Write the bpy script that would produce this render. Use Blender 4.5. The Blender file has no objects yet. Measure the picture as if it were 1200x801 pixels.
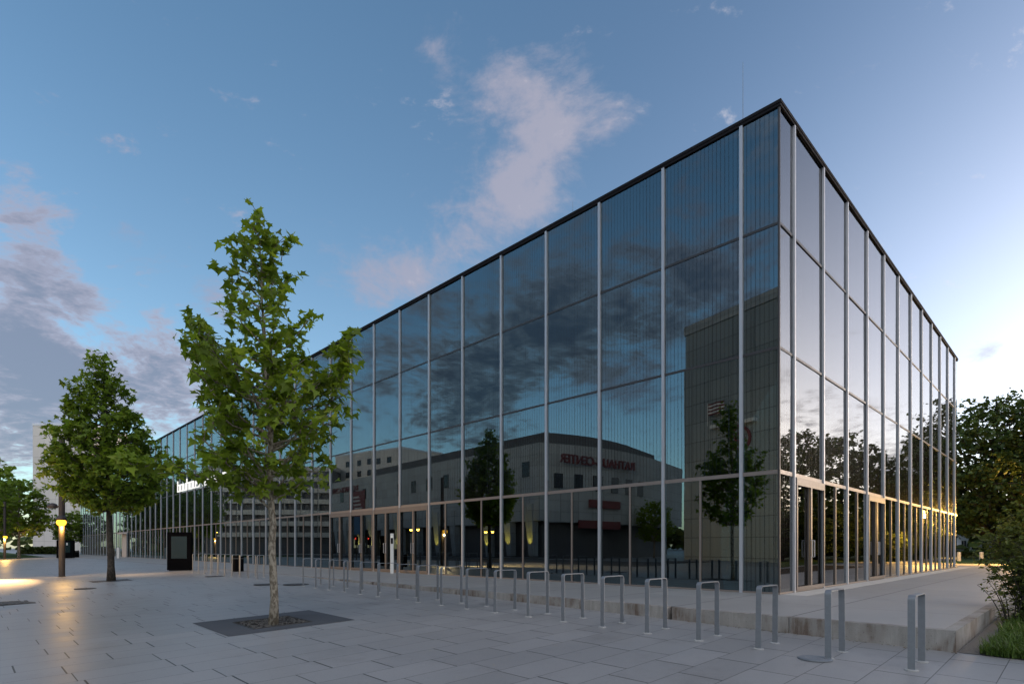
import bpy, math, random
from mathutils import Vector, Matrix
R = math.radians
scene = bpy.context.scene
C = scene.collection
rnd = random.Random(7)

# ------------------------------------------------------------------ frame of the place
F = 660.4
EL = Vector((-0.70010, 0.71404, 0))      # along the long facade, away from the corner
ER = Vector((0.71404, 0.70010, 0))       # along the short facade, away from the corner
P0 = Vector((6.140, 7.790, 0))           # outer corner of the raised platform (z = 0 on top)
CU, CV = 4.03, 4.55                      # the museum's corner in the (u, v) frame
LL, LR, H = 112.1, 27.06, 12.0           # facade lengths and height
CAMZ = 1.154


def W(u, v, z=0.0):
    p = P0 + EL * u + ER * v
    return Vector((p.x, p.y, z))


def gz(u, v):
    """height of the gently sloping square"""
    uu = max(u, -15)
    z = min(-0.295 + 0.014 * uu, 0.0)
    if v < 0:
        return z + 0.03 * max(v, -12) - 0.002
    if u < 0:
        return min(0, z * max(0, 1 - v / 30)) - 0.004
    return z - 0.004


FRAME = Matrix(((ER.x, EL.x, 0, P0.x), (ER.y, EL.y, 0, P0.y), (0, 0, 1, 0), (0, 0, 0, 1)))  # local x = v, y = u
ROT_V = math.atan2(ER.y, ER.x)
ROT_U = math.atan2(EL.y, EL.x)


def mirror_left(X, Y):
    """place whose reflection in the long facade appears at X, Y"""
    p = Vector((X, Y, 0))
    c = W(CU, CV)
    d = (p - c).dot(ER)
    p = p - 2 * d * ER
    return Vector((p.x, p.y, 0))


def mirror_right(X, Y):
    p = Vector((X, Y, 0))
    c = W(CU, CV)
    d = (p - c).dot(EL)
    p = p - 2 * d * EL
    return Vector((p.x, p.y, 0))


# ------------------------------------------------------------------ node helper
class NT:
    def __init__(s, tree):
        s.t = tree
        tree.nodes.clear()

    def n(s, typ, ins=None, **kw):
        nd = s.t.nodes.new(typ)
        for k, v in kw.items():
            setattr(nd, k, v)
        for k, v in (ins or {}).items():
            s.put(nd.inputs[k], v)
        return nd

    def put(s, sock, v):
        if isinstance(v, bpy.types.NodeSocket):
            s.t.links.new(v, sock)
        elif isinstance(v, (tuple, list)) and len(v) == 3 and sock.type == 'RGBA':
            sock.default_value = (*v, 1)
        else:
            sock.default_value = v

    def m(s, op, a, b=0.0, c=0.0, clamp=False):
        nd = s.t.nodes.new('ShaderNodeMath')
        nd.operation = op
        nd.use_clamp = clamp
        s.put(nd.inputs[0], a)
        s.put(nd.inputs[1], b)
        s.put(nd.inputs[2], c)
        return nd.outputs[0]

    def vm(s, op, a, b=None, out=0):
        nd = s.t.nodes.new('ShaderNodeVectorMath')
        nd.operation = op
        s.put(nd.inputs[0], a)
        if b is not None:
            s.put(nd.inputs[3 if op == 'SCALE' else 1], b)
        return nd.outputs[out]

    def mix(s, f, a, b, blend='MIX'):
        nd = s.t.nodes.new('ShaderNodeMix')
        nd.data_type = 'RGBA'
        nd.blend_type = blend
        s.put(nd.inputs[0], f)
        s.put(nd.inputs[6], a)
        s.put(nd.inputs[7], b)
        return nd.outputs[2]

    def smooth(s, x, a, b):
        nd = s.t.nodes.new('ShaderNodeMapRange')
        nd.interpolation_type = 'SMOOTHSTEP'
        s.put(nd.inputs[0], x)
        nd.inputs[1].default_value = a
        nd.inputs[2].default_value = b
        return nd.outputs[0]

    def noise(s, vec, scale, detail=4, rough=0.5, dist=0.0):
        nd = s.n('ShaderNodeTexNoise', {'Vector': vec, 'Scale': scale, 'Detail': detail, 'Roughness': rough, 'Distortion': dist})
        return nd.outputs['Fac']

    def sep(s, v):
        return s.n('ShaderNodeSeparateXYZ', {0: v}).outputs

    def comb(s, x, y, z=0.0):
        return s.n('ShaderNodeCombineXYZ', {0: x, 1: y, 2: z}).outputs[0]

    def obj(s):
        return s.n('ShaderNodeTexCoord').outputs['Object']

    def bump(s, h, strength, dist):
        return s.n('ShaderNodeBump', {'Height': h, 'Strength': strength, 'Distance': dist}).outputs[0]

    def princ(s, color, rough, normal=None, metal=0.0, spec=0.5, **ins):
        p = s.n('ShaderNodeBsdfPrincipled', {'Base Color': color, 'Roughness': rough, 'Metallic': metal, 'Specular IOR Level': spec})
        for k, v in ins.items():
            s.put(p.inputs[k.replace('_', ' ')], v)
        if normal is not None:
            s.put(p.inputs['Normal'], normal)
        return p.outputs[0]

    def out(s, sh, world=False):
        o = s.t.nodes.new('ShaderNodeOutputWorld' if world else 'ShaderNodeOutputMaterial')
        s.t.links.new(sh, o.inputs['Surface'])


def newmat(name):
    m = bpy.data.materials.new(name)
    m.use_nodes = True
    return m, NT(m.node_tree)


def simple(name, col, rough=0.5, metal=0.0, var=0.12, scale=6.0, spec=0.5, bump=0.0):
    m, t = newmat(name)
    o = t.obj()
    n1 = t.noise(o, scale, 6, 0.6)
    f = t.m('MULTIPLY_ADD', n1, 2 * var, 1 - var)
    c = t.vm('SCALE', tuple(col), f)
    r = t.m('MULTIPLY_ADD', t.noise(o, scale * 3, 4), 0.25, rough - 0.12)
    nb = t.bump(t.noise(o, scale * 12, 4), bump, 0.01) if bump else None
    t.out(t.princ(c, r, nb, metal, spec))
    return m


def emis(name, col, strength):
    m, t = newmat(name)
    t.out(t.n('ShaderNodeEmission', {'Color': col, 'Strength': strength}).outputs[0])
    return m


# ------------------------------------------------------------------ mesh helper
class MB:
    def __init__(s):
        s.v, s.f, s.mi = [], [], []
        s.cur = 0

    def face(s, *idx):
        s.f.append(idx)
        s.mi.append(s.cur)

    def hexa(s, pts):
        b = len(s.v)
        s.v += [tuple(p) for p in pts]
        for q in ((0, 3, 2, 1), (4, 5, 6, 7), (0, 1, 5, 4), (1, 2, 6, 5), (2, 3, 7, 6), (3, 0, 4, 7)):
            s.face(*[b + i for i in q])

    def box(s, x0, y0, z0, x1, y1, z1):
        x0, x1 = sorted((x0, x1)); y0, y1 = sorted((y0, y1)); z0, z1 = sorted((z0, z1))
        s.hexa([(x0, y0, z0), (x1, y0, z0), (x1, y1, z0), (x0, y1, z0), (x0, y0, z1), (x1, y0, z1), (x1, y1, z1), (x0, y1, z1)])

    def cham(s, x0, y0, z0, x1, y1, z1, c=0.02):
        """upright box with chamfered vertical and top edges"""
        def ring(i, z):
            return [(x0 + i + c, y0 + i, z), (x1 - i - c, y0 + i, z), (x1 - i, y0 + i + c, z), (x1 - i, y1 - i - c, z),
                    (x1 - i - c, y1 - i, z), (x0 + i + c, y1 - i, z), (x0 + i, y1 - i - c, z), (x0 + i, y0 + i + c, z)]
        b = len(s.v)
        s.v += ring(0, z0) + ring(0, z1 - c) + ring(c, z1)
        for k in (0, 8):
            for i in range(8):
                j = (i + 1) % 8
                s.face(b + k + i, b + k + j, b + k + 8 + j, b + k + 8 + i)
        s.face(*[b + 16 + i for i in range(8)])
        s.face(*[b + 7 - i for i in range(8)])

    def prism(s, pts, z0, z1):
        b = len(s.v)
        n = len(pts)
        s.v += [(p[0], p[1], z0) for p in pts] + [(p[0], p[1], z1) for p in pts]
        for i in range(n):
            j = (i + 1) % n
            s.face(b + i, b + j, b + n + j, b + n + i)
        s.face(*[b + n + i for i in range(n)])
        s.face(*[b + n - 1 - i for i in range(n)])

    def tube(s, path, rad, n=8, cap=True, ends=1.0):
        path = [Vector(p) for p in path]
        if not isinstance(rad, (list, tuple)):
            rad = [rad] * len(path)
        b = len(s.v)
        a = None
        for i, p in enumerate(path):
            d = (path[min(i + 1, len(path) - 1)] - path[max(i - 1, 0)])
            if d.length < 1e-9:
                d = Vector((0, 0, 1))
            d.normalize()
            if a is None:
                a = d.orthogonal().normalized()
            else:
                a = (a - d * a.dot(d))
                a = a.normalized() if a.length > 1e-6 else d.orthogonal().normalized()
            c = d.cross(a)
            for k in range(n):
                t = 2 * math.pi * k / n
                s.v.append(tuple(p + (a * math.cos(t) + c * math.sin(t)) * rad[i]))
        for i in range(len(path) - 1):
            for k in range(n):
                k2 = (k + 1) % n
                s.face(b + i * n + k, b + i * n + k2, b + (i + 1) * n + k2, b + (i + 1) * n + k)
        if cap:
            s.face(*[b + n - 1 - k for k in range(n)])
            e = b + (len(path) - 1) * n
            s.face(*[e + k for k in range(n)])

    def lathe(s, prof, n=20, cx=0, cy=0, cap=True):
        b = len(s.v)
        for r, z in prof:
            for k in range(n):
                t = 2 * math.pi * k / n
                s.v.append((cx + r * math.cos(t), cy + r * math.sin(t), z))
        for i in range(len(prof) - 1):
            for k in range(n):
                k2 = (k + 1) % n
                s.face(b + i * n + k, b + i * n + k2, b + (i + 1) * n + k2, b + (i + 1) * n + k)
        if cap:
            s.face(*[b + n - 1 - k for k in range(n)])
            e = b + (len(prof) - 1) * n
            s.face(*[e + k for k in range(n)])

    def mesh(s, name, mats, smooth=False):
        me = bpy.data.meshes.new(name)
        me.from_pydata(s.v, [], s.f)
        for m in (mats if isinstance(mats, (list, tuple)) else [mats]):
            me.materials.append(m)
        if any(s.mi):
            me.polygons.foreach_set('material_index', s.mi)
        if smooth:
            me.polygons.foreach_set('use_smooth', [True] * len(me.polygons))
        me.update()
        return me

    def build(s, name, mats, parent=None, matrix=None, smooth=False):
        return link(name, s.mesh(name, mats, smooth), parent, matrix)


def link(name, data, parent=None, matrix=None):
    o = bpy.data.objects.new(name, data)
    C.objects.link(o)
    if parent is not None:
        o.parent = parent
    if matrix is not None:
        o.matrix_local = matrix
    return o


def tag(o, label=None, cat=None, group=None, kind=None):
    if label: o['label'] = label
    if cat: o['category'] = cat
    if group: o['group'] = group
    if kind: o['kind'] = kind
    return o


def thing(name, label, cat, loc=(0, 0, 0), rz=0.0, group=None, matrix=None):
    o = link(name, None)
    if matrix is not None:
        o.matrix_world = matrix
    else:
        o.location = loc
        o.rotation_euler = (0, 0, rz)
    return tag(o, label, cat, group)


def dup(root, loc=None, rz=None, label=None, scale=None, group=None):
    r = root.copy()
    C.objects.link(r)
    if loc is not None: r.location = loc
    if rz is not None: r.rotation_euler = (0, 0, rz)
    if scale is not None: r.scale = scale if isinstance(scale, tuple) else (scale,) * 3
    if label: r['label'] = label
    if group: r['group'] = group
    for ch in list(root.children):
        c = ch.copy(); C.objects.link(c); c.parent = r
        for g in list(ch.children):
            d = g.copy(); C.objects.link(d); d.parent = c
    return r


def text_mesh(name, txt, size, mat, parent, matrix, depth=0.02, sx=1.0, align='CENTER'):
    cu = bpy.data.curves.new(name, 'FONT')
    cu.body = txt; cu.size = size; cu.extrude = depth; cu.align_x = align
    cu.offset = size * 0.012
    ob = bpy.data.objects.new(name, cu)
    C.objects.link(ob)
    dg = bpy.context.evaluated_depsgraph_get()
    me = bpy.data.meshes.new_from_object(ob.evaluated_get(dg))
    bpy.data.objects.remove(ob)
    bpy.data.curves.remove(cu)
    me.materials.clear()
    me.materials.append(mat)
    return link(name, me, parent, matrix @ Matrix.Diagonal((sx, 1, 1, 1)))


# ------------------------------------------------------------------ materials
def mat_paving():
    """long slabs in staggered rows; rows run along v (object x)"""
    m, t = newmat('plaza_paving')
    o = t.obj()
    x, y, z = t.sep(o)
    RW, BL = 0.56, 1.05
    row = t.m('FLOOR', t.m('DIVIDE', y, RW))
    fy = t.m('SUBTRACT', t.m('DIVIDE', y, RW), row)
    h = t.n('ShaderNodeTexWhiteNoise', {'W': row}, noise_dimensions='1D').outputs['Value']
    xs = t.m('ADD', t.m('DIVIDE', x, BL), t.m('MULTIPLY', h, 3.0))
    col = t.m('FLOOR', xs)
    fx = t.m('SUBTRACT', xs, col)
    ey = t.m('MULTIPLY', t.m('MINIMUM', fy, t.m('SUBTRACT', 1.0, fy)), RW)
    ex = t.m('MULTIPLY', t.m('MINIMUM', fx, t.m('SUBTRACT', 1.0, fx)), BL)
    jit = t.n('ShaderNodeTexWhiteNoise', {'Vector': t.comb(col, row, 3.0)}, noise_dimensions='3D').outputs['Value']
    wx = t.m('MULTIPLY_ADD', jit, 0.007, 0.0045)
    jx = t.m('LESS_THAN', ex, wx)
    jy = t.m('LESS_THAN', ey, 0.0046)
    j = t.m('MAXIMUM', jx, t.m('MULTIPLY', jy, 0.8))
    bid = t.n('ShaderNodeTexWhiteNoise', {'Vector': t.comb(col, row, 0.0)}, noise_dimensions='3D').outputs['Value']
    big = t.noise(o, 0.35, 5, 0.6)
    fine = t.noise(o, 60, 3, 0.7)
    spots = t.smooth(t.noise(o, 9, 3, 0.5), 0.68, 0.74)
    f = t.m('ADD', t.m('MULTIPLY_ADD', bid, 0.11, 0.87), t.m('MULTIPLY_ADD', big, 0.24, -0.12))
    f = t.m('ADD', f, t.m('MULTIPLY_ADD', fine, 0.34, -0.17))
    f = t.m('SUBTRACT', f, t.m('MULTIPLY', spots, 0.10))
    c = t.vm('SCALE', (0.280, 0.274, 0.274), f)
    c = t.mix(t.smooth(t.noise(o, 0.8, 5, 0.65), 0.5, 0.72), c, t.vm('MULTIPLY', c, (0.87, 0.86, 0.85)))
    vor = t.n('ShaderNodeTexVoronoi', {'Vector': t.vm('MULTIPLY', o, (1, 1, 0)), 'Scale': 1.7}).outputs['Distance']
    c = t.mix(t.m('MULTIPLY', t.m('LESS_THAN', vor, t.m('MULTIPLY_ADD', t.noise(o, 3.0, 2), 0.07, -0.012)), 0.45), c, (0.10, 0.098, 0.095))
    run = t.smooth(t.noise(t.vm('MULTIPLY', o, (0.9, 2.6, 1)), 1.0, 7, 0.7), 0.56, 0.74)
    c = t.mix(t.m('MULTIPLY', run, 0.35), c, t.vm('MULTIPLY', c, (0.70, 0.68, 0.66)))
    c = t.mix(j, c, (0.030, 0.029, 0.028))
    hgt = t.m('SUBTRACT', t.m('MULTIPLY', fine, 0.3), j)
    hgt = t.m('ADD', hgt, t.m('MULTIPLY', bid, 0.3))
    tilt = t.m('ADD', t.m('MULTIPLY', fx, t.m('SUBTRACT', bid, 0.5)), t.m('MULTIPLY', fy, t.m('SUBTRACT', jit, 0.5)))
    hgt = t.m('ADD', hgt, t.m('MULTIPLY', tilt, 0.5))
    r = t.m('ADD', t.m('MULTIPLY_ADD', big, 0.25, 0.27), t.m('MULTIPLY', bid, 0.06))
    t.out(t.princ(c, r, t.bump(hgt, 0.5, 0.004), 0.0, 0.24))
    return m


def mat_platform():
    m, t = newmat('platform_slabs')
    o = t.obj()
    x, y, z = t.sep(o)
    def joint(c, off, per, w):
        q = t.m('DIVIDE', t.m('SUBTRACT', c, off), per)
        fr = t.m('FRACT', q)
        d = t.m('MULTIPLY', t.m('MINIMUM', fr, t.m('SUBTRACT', 1.0, fr)), per)
        return t.m('LESS_THAN', d, w), t.m('FLOOR', q)
    ju, iu = joint(y, 0.0, 2.2, 0.014)
    jv, iv = joint(x, 0.15, 2.25, 0.008)
    j = t.m('MAXIMUM', ju, t.m('MULTIPLY', jv, 0.8))
    bid = t.n('ShaderNodeTexWhiteNoise', {'Vector': t.comb(iu, iv, 0.0)}, noise_dimensions='3D').outputs['Value']
    big = t.noise(o, 0.5, 6, 0.65)
    fine = t.noise(o, 45, 4, 0.7)
    f = t.m('ADD', t.m('MULTIPLY_ADD', bid, 0.10, 0.83), t.m('MULTIPLY_ADD', big, 0.42, -0.21))
    f = t.m('ADD', f, t.m('MULTIPLY_ADD', fine, 0.22, -0.11))
    c = t.vm('SCALE', (0.30, 0.29, 0.28), f)
    c = t.mix(t.smooth(t.noise(o, 1.7, 6, 0.7), 0.56, 0.75), c, t.vm('MULTIPLY', c, (0.78, 0.77, 0.76)))
    c = t.mix(j, c, (0.05, 0.048, 0.046))
    t.out(t.princ(c, t.m('MULTIPLY_ADD', big, 0.3, 0.35), t.bump(t.m('SUBTRACT', t.m('MULTIPLY', fine, 0.4), j), 0.5, 0.004), 0, 0.4))
    return m


def mat_kerb():
    m, t = newmat('weathered_kerb')
    o = t.obj()
    x, y, z = t.sep(o)
    st = t.noise(t.vm('MULTIPLY', o, (9, 9, 1.2)), 1.0, 6, 0.7)
    pit = t.noise(o, 38, 3, 0.7)
    dirt = t.smooth(t.noise(o, 0.9, 4, 0.6), 0.42, 0.62)
    c = t.vm('SCALE', (0.30, 0.285, 0.265), t.m('MULTIPLY_ADD', st, 1.1, 0.4))
    c = t.mix(t.m('MULTIPLY', t.smooth(st, 0.36, 0.60), dirt), c, (0.12, 0.088, 0.068))
    c = t.mix(t.smooth(pit, 0.62, 0.70), c, (0.06, 0.055, 0.05))
    t.out(t.princ(c, 0.8, t.bump(pit, 0.5, 0.01), 0, 0.3))
    return m


def mat_glass(stripes, name, k=1.0, tint=(0.74, 0.92, 0.98)):
    m, t = newmat(name)
    o = t.obj()
    x, y, z = t.sep(o)
    ri = t.n('ShaderNodeObjectInfo').outputs['Random']
    off = t.vm('ADD', o, t.comb(t.m('MULTIPLY', ri, 91.0), t.m('MULTIPLY', ri, 37.0), 0.0))
    wav = t.noise(t.vm('MULTIPLY', off, (0.8, 1.0, 0.45)), 1.0, 1, 0.4)
    wav2 = t.noise(t.vm('MULTIPLY', off, (0.5, 0.5, 5.0)), 1.0, 1, 0.4)
    nb = t.bump(t.m('ADD', wav, t.m('MULTIPLY', wav2, 0.04)), 0.03, 0.012)
    fres = t.n('ShaderNodeFresnel', {'IOR': 2.35, 'Normal': nb}).outputs[0]
    gl = t.n('ShaderNodeBsdfAnisotropic', {'Color': tint, 'Roughness': 0.006, 'Normal': nb}, distribution='GGX').outputs[0]
    tr = t.n('ShaderNodeBsdfTransparent', {'Color': (0.26, 0.40, 0.45)}).outputs[0]
    mx = t.n('ShaderNodeMixShader', {0: fres, 1: tr, 2: gl}).outputs[0]
    if stripes:
        q = t.m('DIVIDE', x, 0.1125)
        fr = t.m('FRACT', t.m('ADD', q, 0.5))
        line = t.m('LESS_THAN', t.m('ABSOLUTE', t.m('SUBTRACT', fr, 0.5)), 0.11)
        jt = t.n('ShaderNodeTexWhiteNoise', {'W': t.m('FLOOR', t.m('ADD', q, t.m('MULTIPLY', ri, 50)))}, noise_dimensions='1D').outputs['Value']
        d = t.princ(t.vm('SCALE', (0.012, 0.017, 0.024), t.m('ADD', 0.5, jt)), 0.35, None, 0, 0.25)
        mx = t.n('ShaderNodeMixShader', {0: t.m('MULTIPLY', line, t.m('MULTIPLY_ADD', jt, 0.40 * k, 0.28 * k)), 1: mx, 2: d}).outputs[0]
    t.out(mx)
    return m


def mat_leaf(name, base, hue_var=0.35, trans=0.35, tip=(0.16, 0.20, 0.03)):
    """each leaf carries its own tint in the attribute 'tint' (its own age and kind of green)"""
    m, t = newmat(name)
    a = t.n('ShaderNodeAttribute', attribute_name='tint').outputs['Fac']
    c = t.vm('SCALE', tuple(base), t.m('MULTIPLY_ADD', a, 2 * hue_var, 1 - hue_var))
    c = t.mix(t.smooth(a, 0.72, 1.0), c, tuple(tip))
    p = t.princ(c, 0.5, None, 0, 0.28)
    tl = t.n('ShaderNodeBsdfTranslucent', {'Color': t.vm('MULTIPLY', c, (1.5, 1.45, 0.7))}).outputs[0]
    t.out(t.n('ShaderNodeMixShader', {0: trans, 1: p, 2: tl}).outputs[0])
    return m


def mat_bark(name, c1, c2, scale=9):
    m, t = newmat(name)
    o = t.obj()
    n1 = t.noise(t.vm('MULTIPLY', o, (1.6, 1.6, 0.8)), scale, 5, 0.6)
    c = t.mix(t.smooth(n1, 0.42, 0.58), tuple(c1), tuple(c2))
    t.out(t.princ(c, 0.85, t.bump(t.noise(o, scale * 3, 5), 0.6, 0.02), 0, 0.2))
    return m


def mat_panels(name, col, pw, ph, var=0.12, joint=0.03, jc=0.45, streak=0.25, axis='x'):
    """precast wall panels; object x runs along the wall, z up"""
    m, t = newmat(name)
    o = t.obj()
    x, y, z = t.sep(o)
    xx = t.m('ADD', x, y)
    qx, qz = t.m('DIVIDE', xx, pw), t.m('DIVIDE', z, ph)
    fx, fz = t.m('FRACT', qx), t.m('FRACT', qz)
    dx = t.m('MULTIPLY', t.m('MINIMUM', fx, t.m('SUBTRACT', 1.0, fx)), pw)
    dz = t.m('MULTIPLY', t.m('MINIMUM', fz, t.m('SUBTRACT', 1.0, fz)), ph)
    j = t.m('LESS_THAN', t.m('MINIMUM', dx, dz), joint)
    bid = t.n('ShaderNodeTexWhiteNoise', {'Vector': t.comb(t.m('FLOOR', qx), t.m('FLOOR', qz), 0.0)}, noise_dimensions='3D').outputs['Value']
    s = t.noise(t.vm('MULTIPLY', o, (1.5, 1.5, 0.12)), 1.0, 5, 0.6)
    f = t.m('ADD', t.m('MULTIPLY_ADD', bid, 2 * var, 1 - var), t.m('MULTIPLY_ADD', s, 2 * streak, -streak))
    c = t.vm('SCALE', tuple(col), f)
    c = t.mix(j, c, t.vm('SCALE', c, jc))
    t.out(t.princ(c, 0.85, None, 0, 0.25))
    return m


M = {}
M['paving'] = mat_paving()
M['platform'] = mat_platform()
M['kerb'] = mat_kerb()
M['glass_frit'] = mat_glass(True, 'printed_glass')
M['glass'] = mat_glass(False, 'clear_glass')
M['glass_frit_fine'] = mat_glass(True, 'fine_printed_glass', 0.35, (0.88, 0.90, 0.93))
M['glass_fine'] = mat_glass(False, 'neutral_glass', 0, (0.88, 0.90, 0.93))
M['window_glass'] = simple('window_glass', (0.03, 0.035, 0.04), 0.16, 0, 0.3, 0.6, 0.8)
M['alu'] = simple('aluminium_profile', (0.43, 0.44, 0.47), 0.5, 0.5, 0.08, 3)
M['bronze'] = simple('bronze_profile', (0.22, 0.185, 0.165), 0.45, 0.3, 0.1, 4)
M['joint'] = simple('dark_joint', (0.035, 0.033, 0.035), 0.5, 0.1, 0.1, 4)
M['coping'] = simple('dark_coping', (0.011, 0.010, 0.012), 0.8, 0.0, 0.1, 4, 0.15)
M['inner'] = simple('interior_wall', (0.022, 0.027, 0.033), 0.8, 0, 0.2, 0.7)
M['inner_floor'] = simple('interior_floor', (0.16, 0.16, 0.16), 0.4, 0, 0.1, 1)
M['roof'] = simple('roof_sheet', (0.14, 0.14, 0.14), 0.8)
M['galv'] = simple('galvanised_steel', (0.20, 0.215, 0.235), 0.5, 0.4, 0.16, 18, 0.5, 0.15)
M['pad'] = simple('pale_mortar', (0.34, 0.34, 0.335), 0.9, 0, 0.2, 20)
M['black'] = simple('black_metal', (0.004, 0.004, 0.005), 0.5, 0.0, 0.15, 5, 0.02)
M['screen'] = simple('dark_screen', (0.010, 0.026, 0.028), 0.2, 0.0, 0.12, 1.5, 0.4)
M['pole'] = simple('brown_lamp_pole', (0.055, 0.045, 0.042), 0.5, 0.2, 0.12, 6)
M['lit'] = emis('sodium_lamp', (1.0, 0.40, 0.03), 0.9)
M['lit_far'] = emis('sodium_lamp_far', (1.0, 0.48, 0.05), 14.0)
M['signlit'] = emis('white_sign_light', (1.0, 0.98, 0.94), 0.25)
M['white'] = simple('white_paint', (0.62, 0.62, 0.60), 0.5)
M['slab_dark'] = mat_panels('dark_pit_slabs', (0.082, 0.086, 0.096), 1.18, 50, 0.10, 0.004, 0.6, 0.1)
M['gravel'] = simple('pit_gravel', (0.11, 0.105, 0.10), 0.9, 0, 0.55, 30, 0.2, 1.0)
M['iron'] = simple('cast_iron', (0.06, 0.058, 0.056), 0.6, 0.3, 0.25, 30, 0.4, 0.5)
M['soil'] = simple('soil', (0.026, 0.022, 0.018), 0.95, 0, 0.4, 14, 0.2, 0.6)
M['lawn'] = simple('lawn', (0.045, 0.075, 0.02), 0.95, 0, 0.4, 2.0, 0.1, 1.0)
M['asphalt'] = simple('asphalt', (0.05, 0.05, 0.053), 0.75, 0, 0.2, 2)
M['park_path'] = simple('sandy_path', (0.27, 0.23, 0.19), 0.9, 0, 0.2, 2)
M['leaf_main'] = mat_leaf('plane_leaf', (0.158, 0.228, 0.028), 0.5, 0.52, (0.25, 0.30, 0.05))
M['leaf_second'] = mat_leaf('plane_leaf_deep', (0.145, 0.218, 0.028), 0.5, 0.5, (0.22, 0.27, 0.045))
M['leaf_park'] = mat_leaf('park_leaf', (0.068, 0.098, 0.024), 0.50, 0.25, (0.11, 0.12, 0.035))
M['leaf_shrub'] = mat_leaf('shrub_leaf', (0.12, 0.145, 0.036), 0.50, 0.35, (0.22, 0.21, 0.06))
M['blade'] = mat_leaf('grass_blade', (0.075, 0.125, 0.022), 0.5, 0.3, (0.13, 0.17, 0.04))
M['bark_main'] = mat_bark('flaking_bark', (0.28, 0.25, 0.20), (0.12, 0.10, 0.075), 12)
M['bark'] = mat_bark('dark_bark', (0.075, 0.062, 0.050), (0.040, 0.034, 0.028))
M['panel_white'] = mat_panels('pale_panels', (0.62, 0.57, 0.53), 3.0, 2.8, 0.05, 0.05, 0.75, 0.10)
M['panel_mall'] = mat_panels('limestone_panels', (0.37, 0.385, 0.39), 1.9, 1.5, 0.09, 0.03, 0.6, 0.18)
M['panel_block'] = mat_panels('grey_panels', (0.27, 0.30, 0.31), 2.6, 2.1, 0.08, 0.05, 0.55, 0.15)
M['balcony'] = simple('balcony_concrete', (0.50, 0.47, 0.43), 0.85, 0, 0.2, 0.8)
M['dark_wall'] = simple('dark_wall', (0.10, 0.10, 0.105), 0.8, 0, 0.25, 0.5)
M['render'] = simple('pale_render', (0.66, 0.68, 0.72), 0.9, 0, 0.12, 0.6)
M['red_roof'] = simple('red_roof_tile', (0.20, 0.075, 0.05), 0.85, 0, 0.2, 1.5)
M['red'] = simple('red_sign', (0.15, 0.03, 0.032), 0.5, 0, 0.1, 1)
M['banner_blue'] = simple('blue_banner', (0.05, 0.12, 0.22), 0.7, 0, 0.2, 0.5)
M['banner_pale'] = simple('pale_banner', (0.5, 0.47, 0.46), 0.7, 0, 0.2, 0.5)
M['red_light'] = emis('red_signal', (1.0, 0.05, 0.03), 1.2)
M['shop_light'] = emis('lit_shop_window', (1.0, 0.85, 0.45), 0.15)

# ------------------------------------------------------------------ camera
cam = bpy.data.cameras.new('camera')
cam.sensor_fit = 'HORIZONTAL'
cam.sensor_width = 36
cam.lens = F / 1200 * 36
cam.shift_y = (641 - 400.5) / 1200
cam.clip_end = 6000
co = link('camera', cam)
co.location = (0, 0, CAMZ)
co.rotation_euler = (R(90), 0, 0)
scene.camera = co

# ------------------------------------------------------------------ sky and light
SUN_AZ, SUN_EL = R(74), R(8.0)        # azimuth to the right of the view direction


def dirpx(px, py):
    return Vector(((px - 600) / F, 1, (641 - py) / F)).normalized()


world = bpy.data.worlds.new('World')
scene.world = world
world.use_nodes = True
t = NT(world.node_tree)
D = t.vm('NORMALIZE', t.n('ShaderNodeTexCoord').outputs['Generated'])
dx, dy, dz = t.sep(D)
sky = t.n('ShaderNodeTexSky', sky_type='NISHITA', sun_disc=False, sun_elevation=SUN_EL, sun_rotation=SUN_AZ,
          altitude=50, air_density=1.0, dust_density=0.6, ozone_density=2.2)
base = sky.outputs[0]
SKY_K = 1.0
base = t.vm('MULTIPLY', base, (0.60 * SKY_K, 0.675 * SKY_K, 0.690 * SKY_K))
# afterglow: the brightest, whitest part of the evening sky, low around the sun
sund = Vector((math.sin(R(68)), math.cos(R(68)), 0.20)).normalized()
cs = t.vm('DOT_PRODUCT', D, tuple(sund), out=1)
el = t.m('ABSOLUTE', dz)
hz = t.m('POWER', t.m('SUBTRACT', 1.0, t.m('MINIMUM', el, 1.0)), 3.0)
warm_side = t.smooth(cs, 0.05, 0.75)
base = t.vm('MULTIPLY', base, t.mix(warm_side, (1.0, 1.0, 1.0), (0.73, 0.67, 0.69)))
glow = t.m('MULTIPLY', t.m('POWER', t.m('MAXIMUM', cs, 0.0), 6.0), t.m('POWER', hz, 0.7))
base = t.vm('ADD', base, t.vm('SCALE', (.38, .42, .51), t.m('POWER', hz, 0.9)))
base = t.vm('ADD', base, t.vm('SCALE', (4.5, 3.85, 4.1), glow))
# cloud sheet
q = t.comb(t.m('DIVIDE', dx, t.m('ADD', t.m('MAXIMUM', dz, 0.0), 0.16)), t.m('DIVIDE', dy, t.m('ADD', t.m('MAXIMUM', dz, 0.0), 0.16)), 0.0)
warp = t.n('ShaderNodeTexNoise', {'Vector': q, 'Scale': 1.3, 'Detail': 3}).outputs['Color']
qw = t.vm('ADD', q, t.vm('SCALE', t.vm('SUBTRACT', warp, (0.5, 0.5, 0.5)), 0.40))
n1 = t.noise(qw, 6.5, 8, 0.62)
n2 = t.noise(qw, 19.0, 7, 0.65)
nz = t.m('MULTIPLY_ADD', t.m('ADD', t.m('MULTIPLY', n1, 0.60), t.m('MULTIPLY', n2, 0.40)), 1.9, -0.45)


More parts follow.
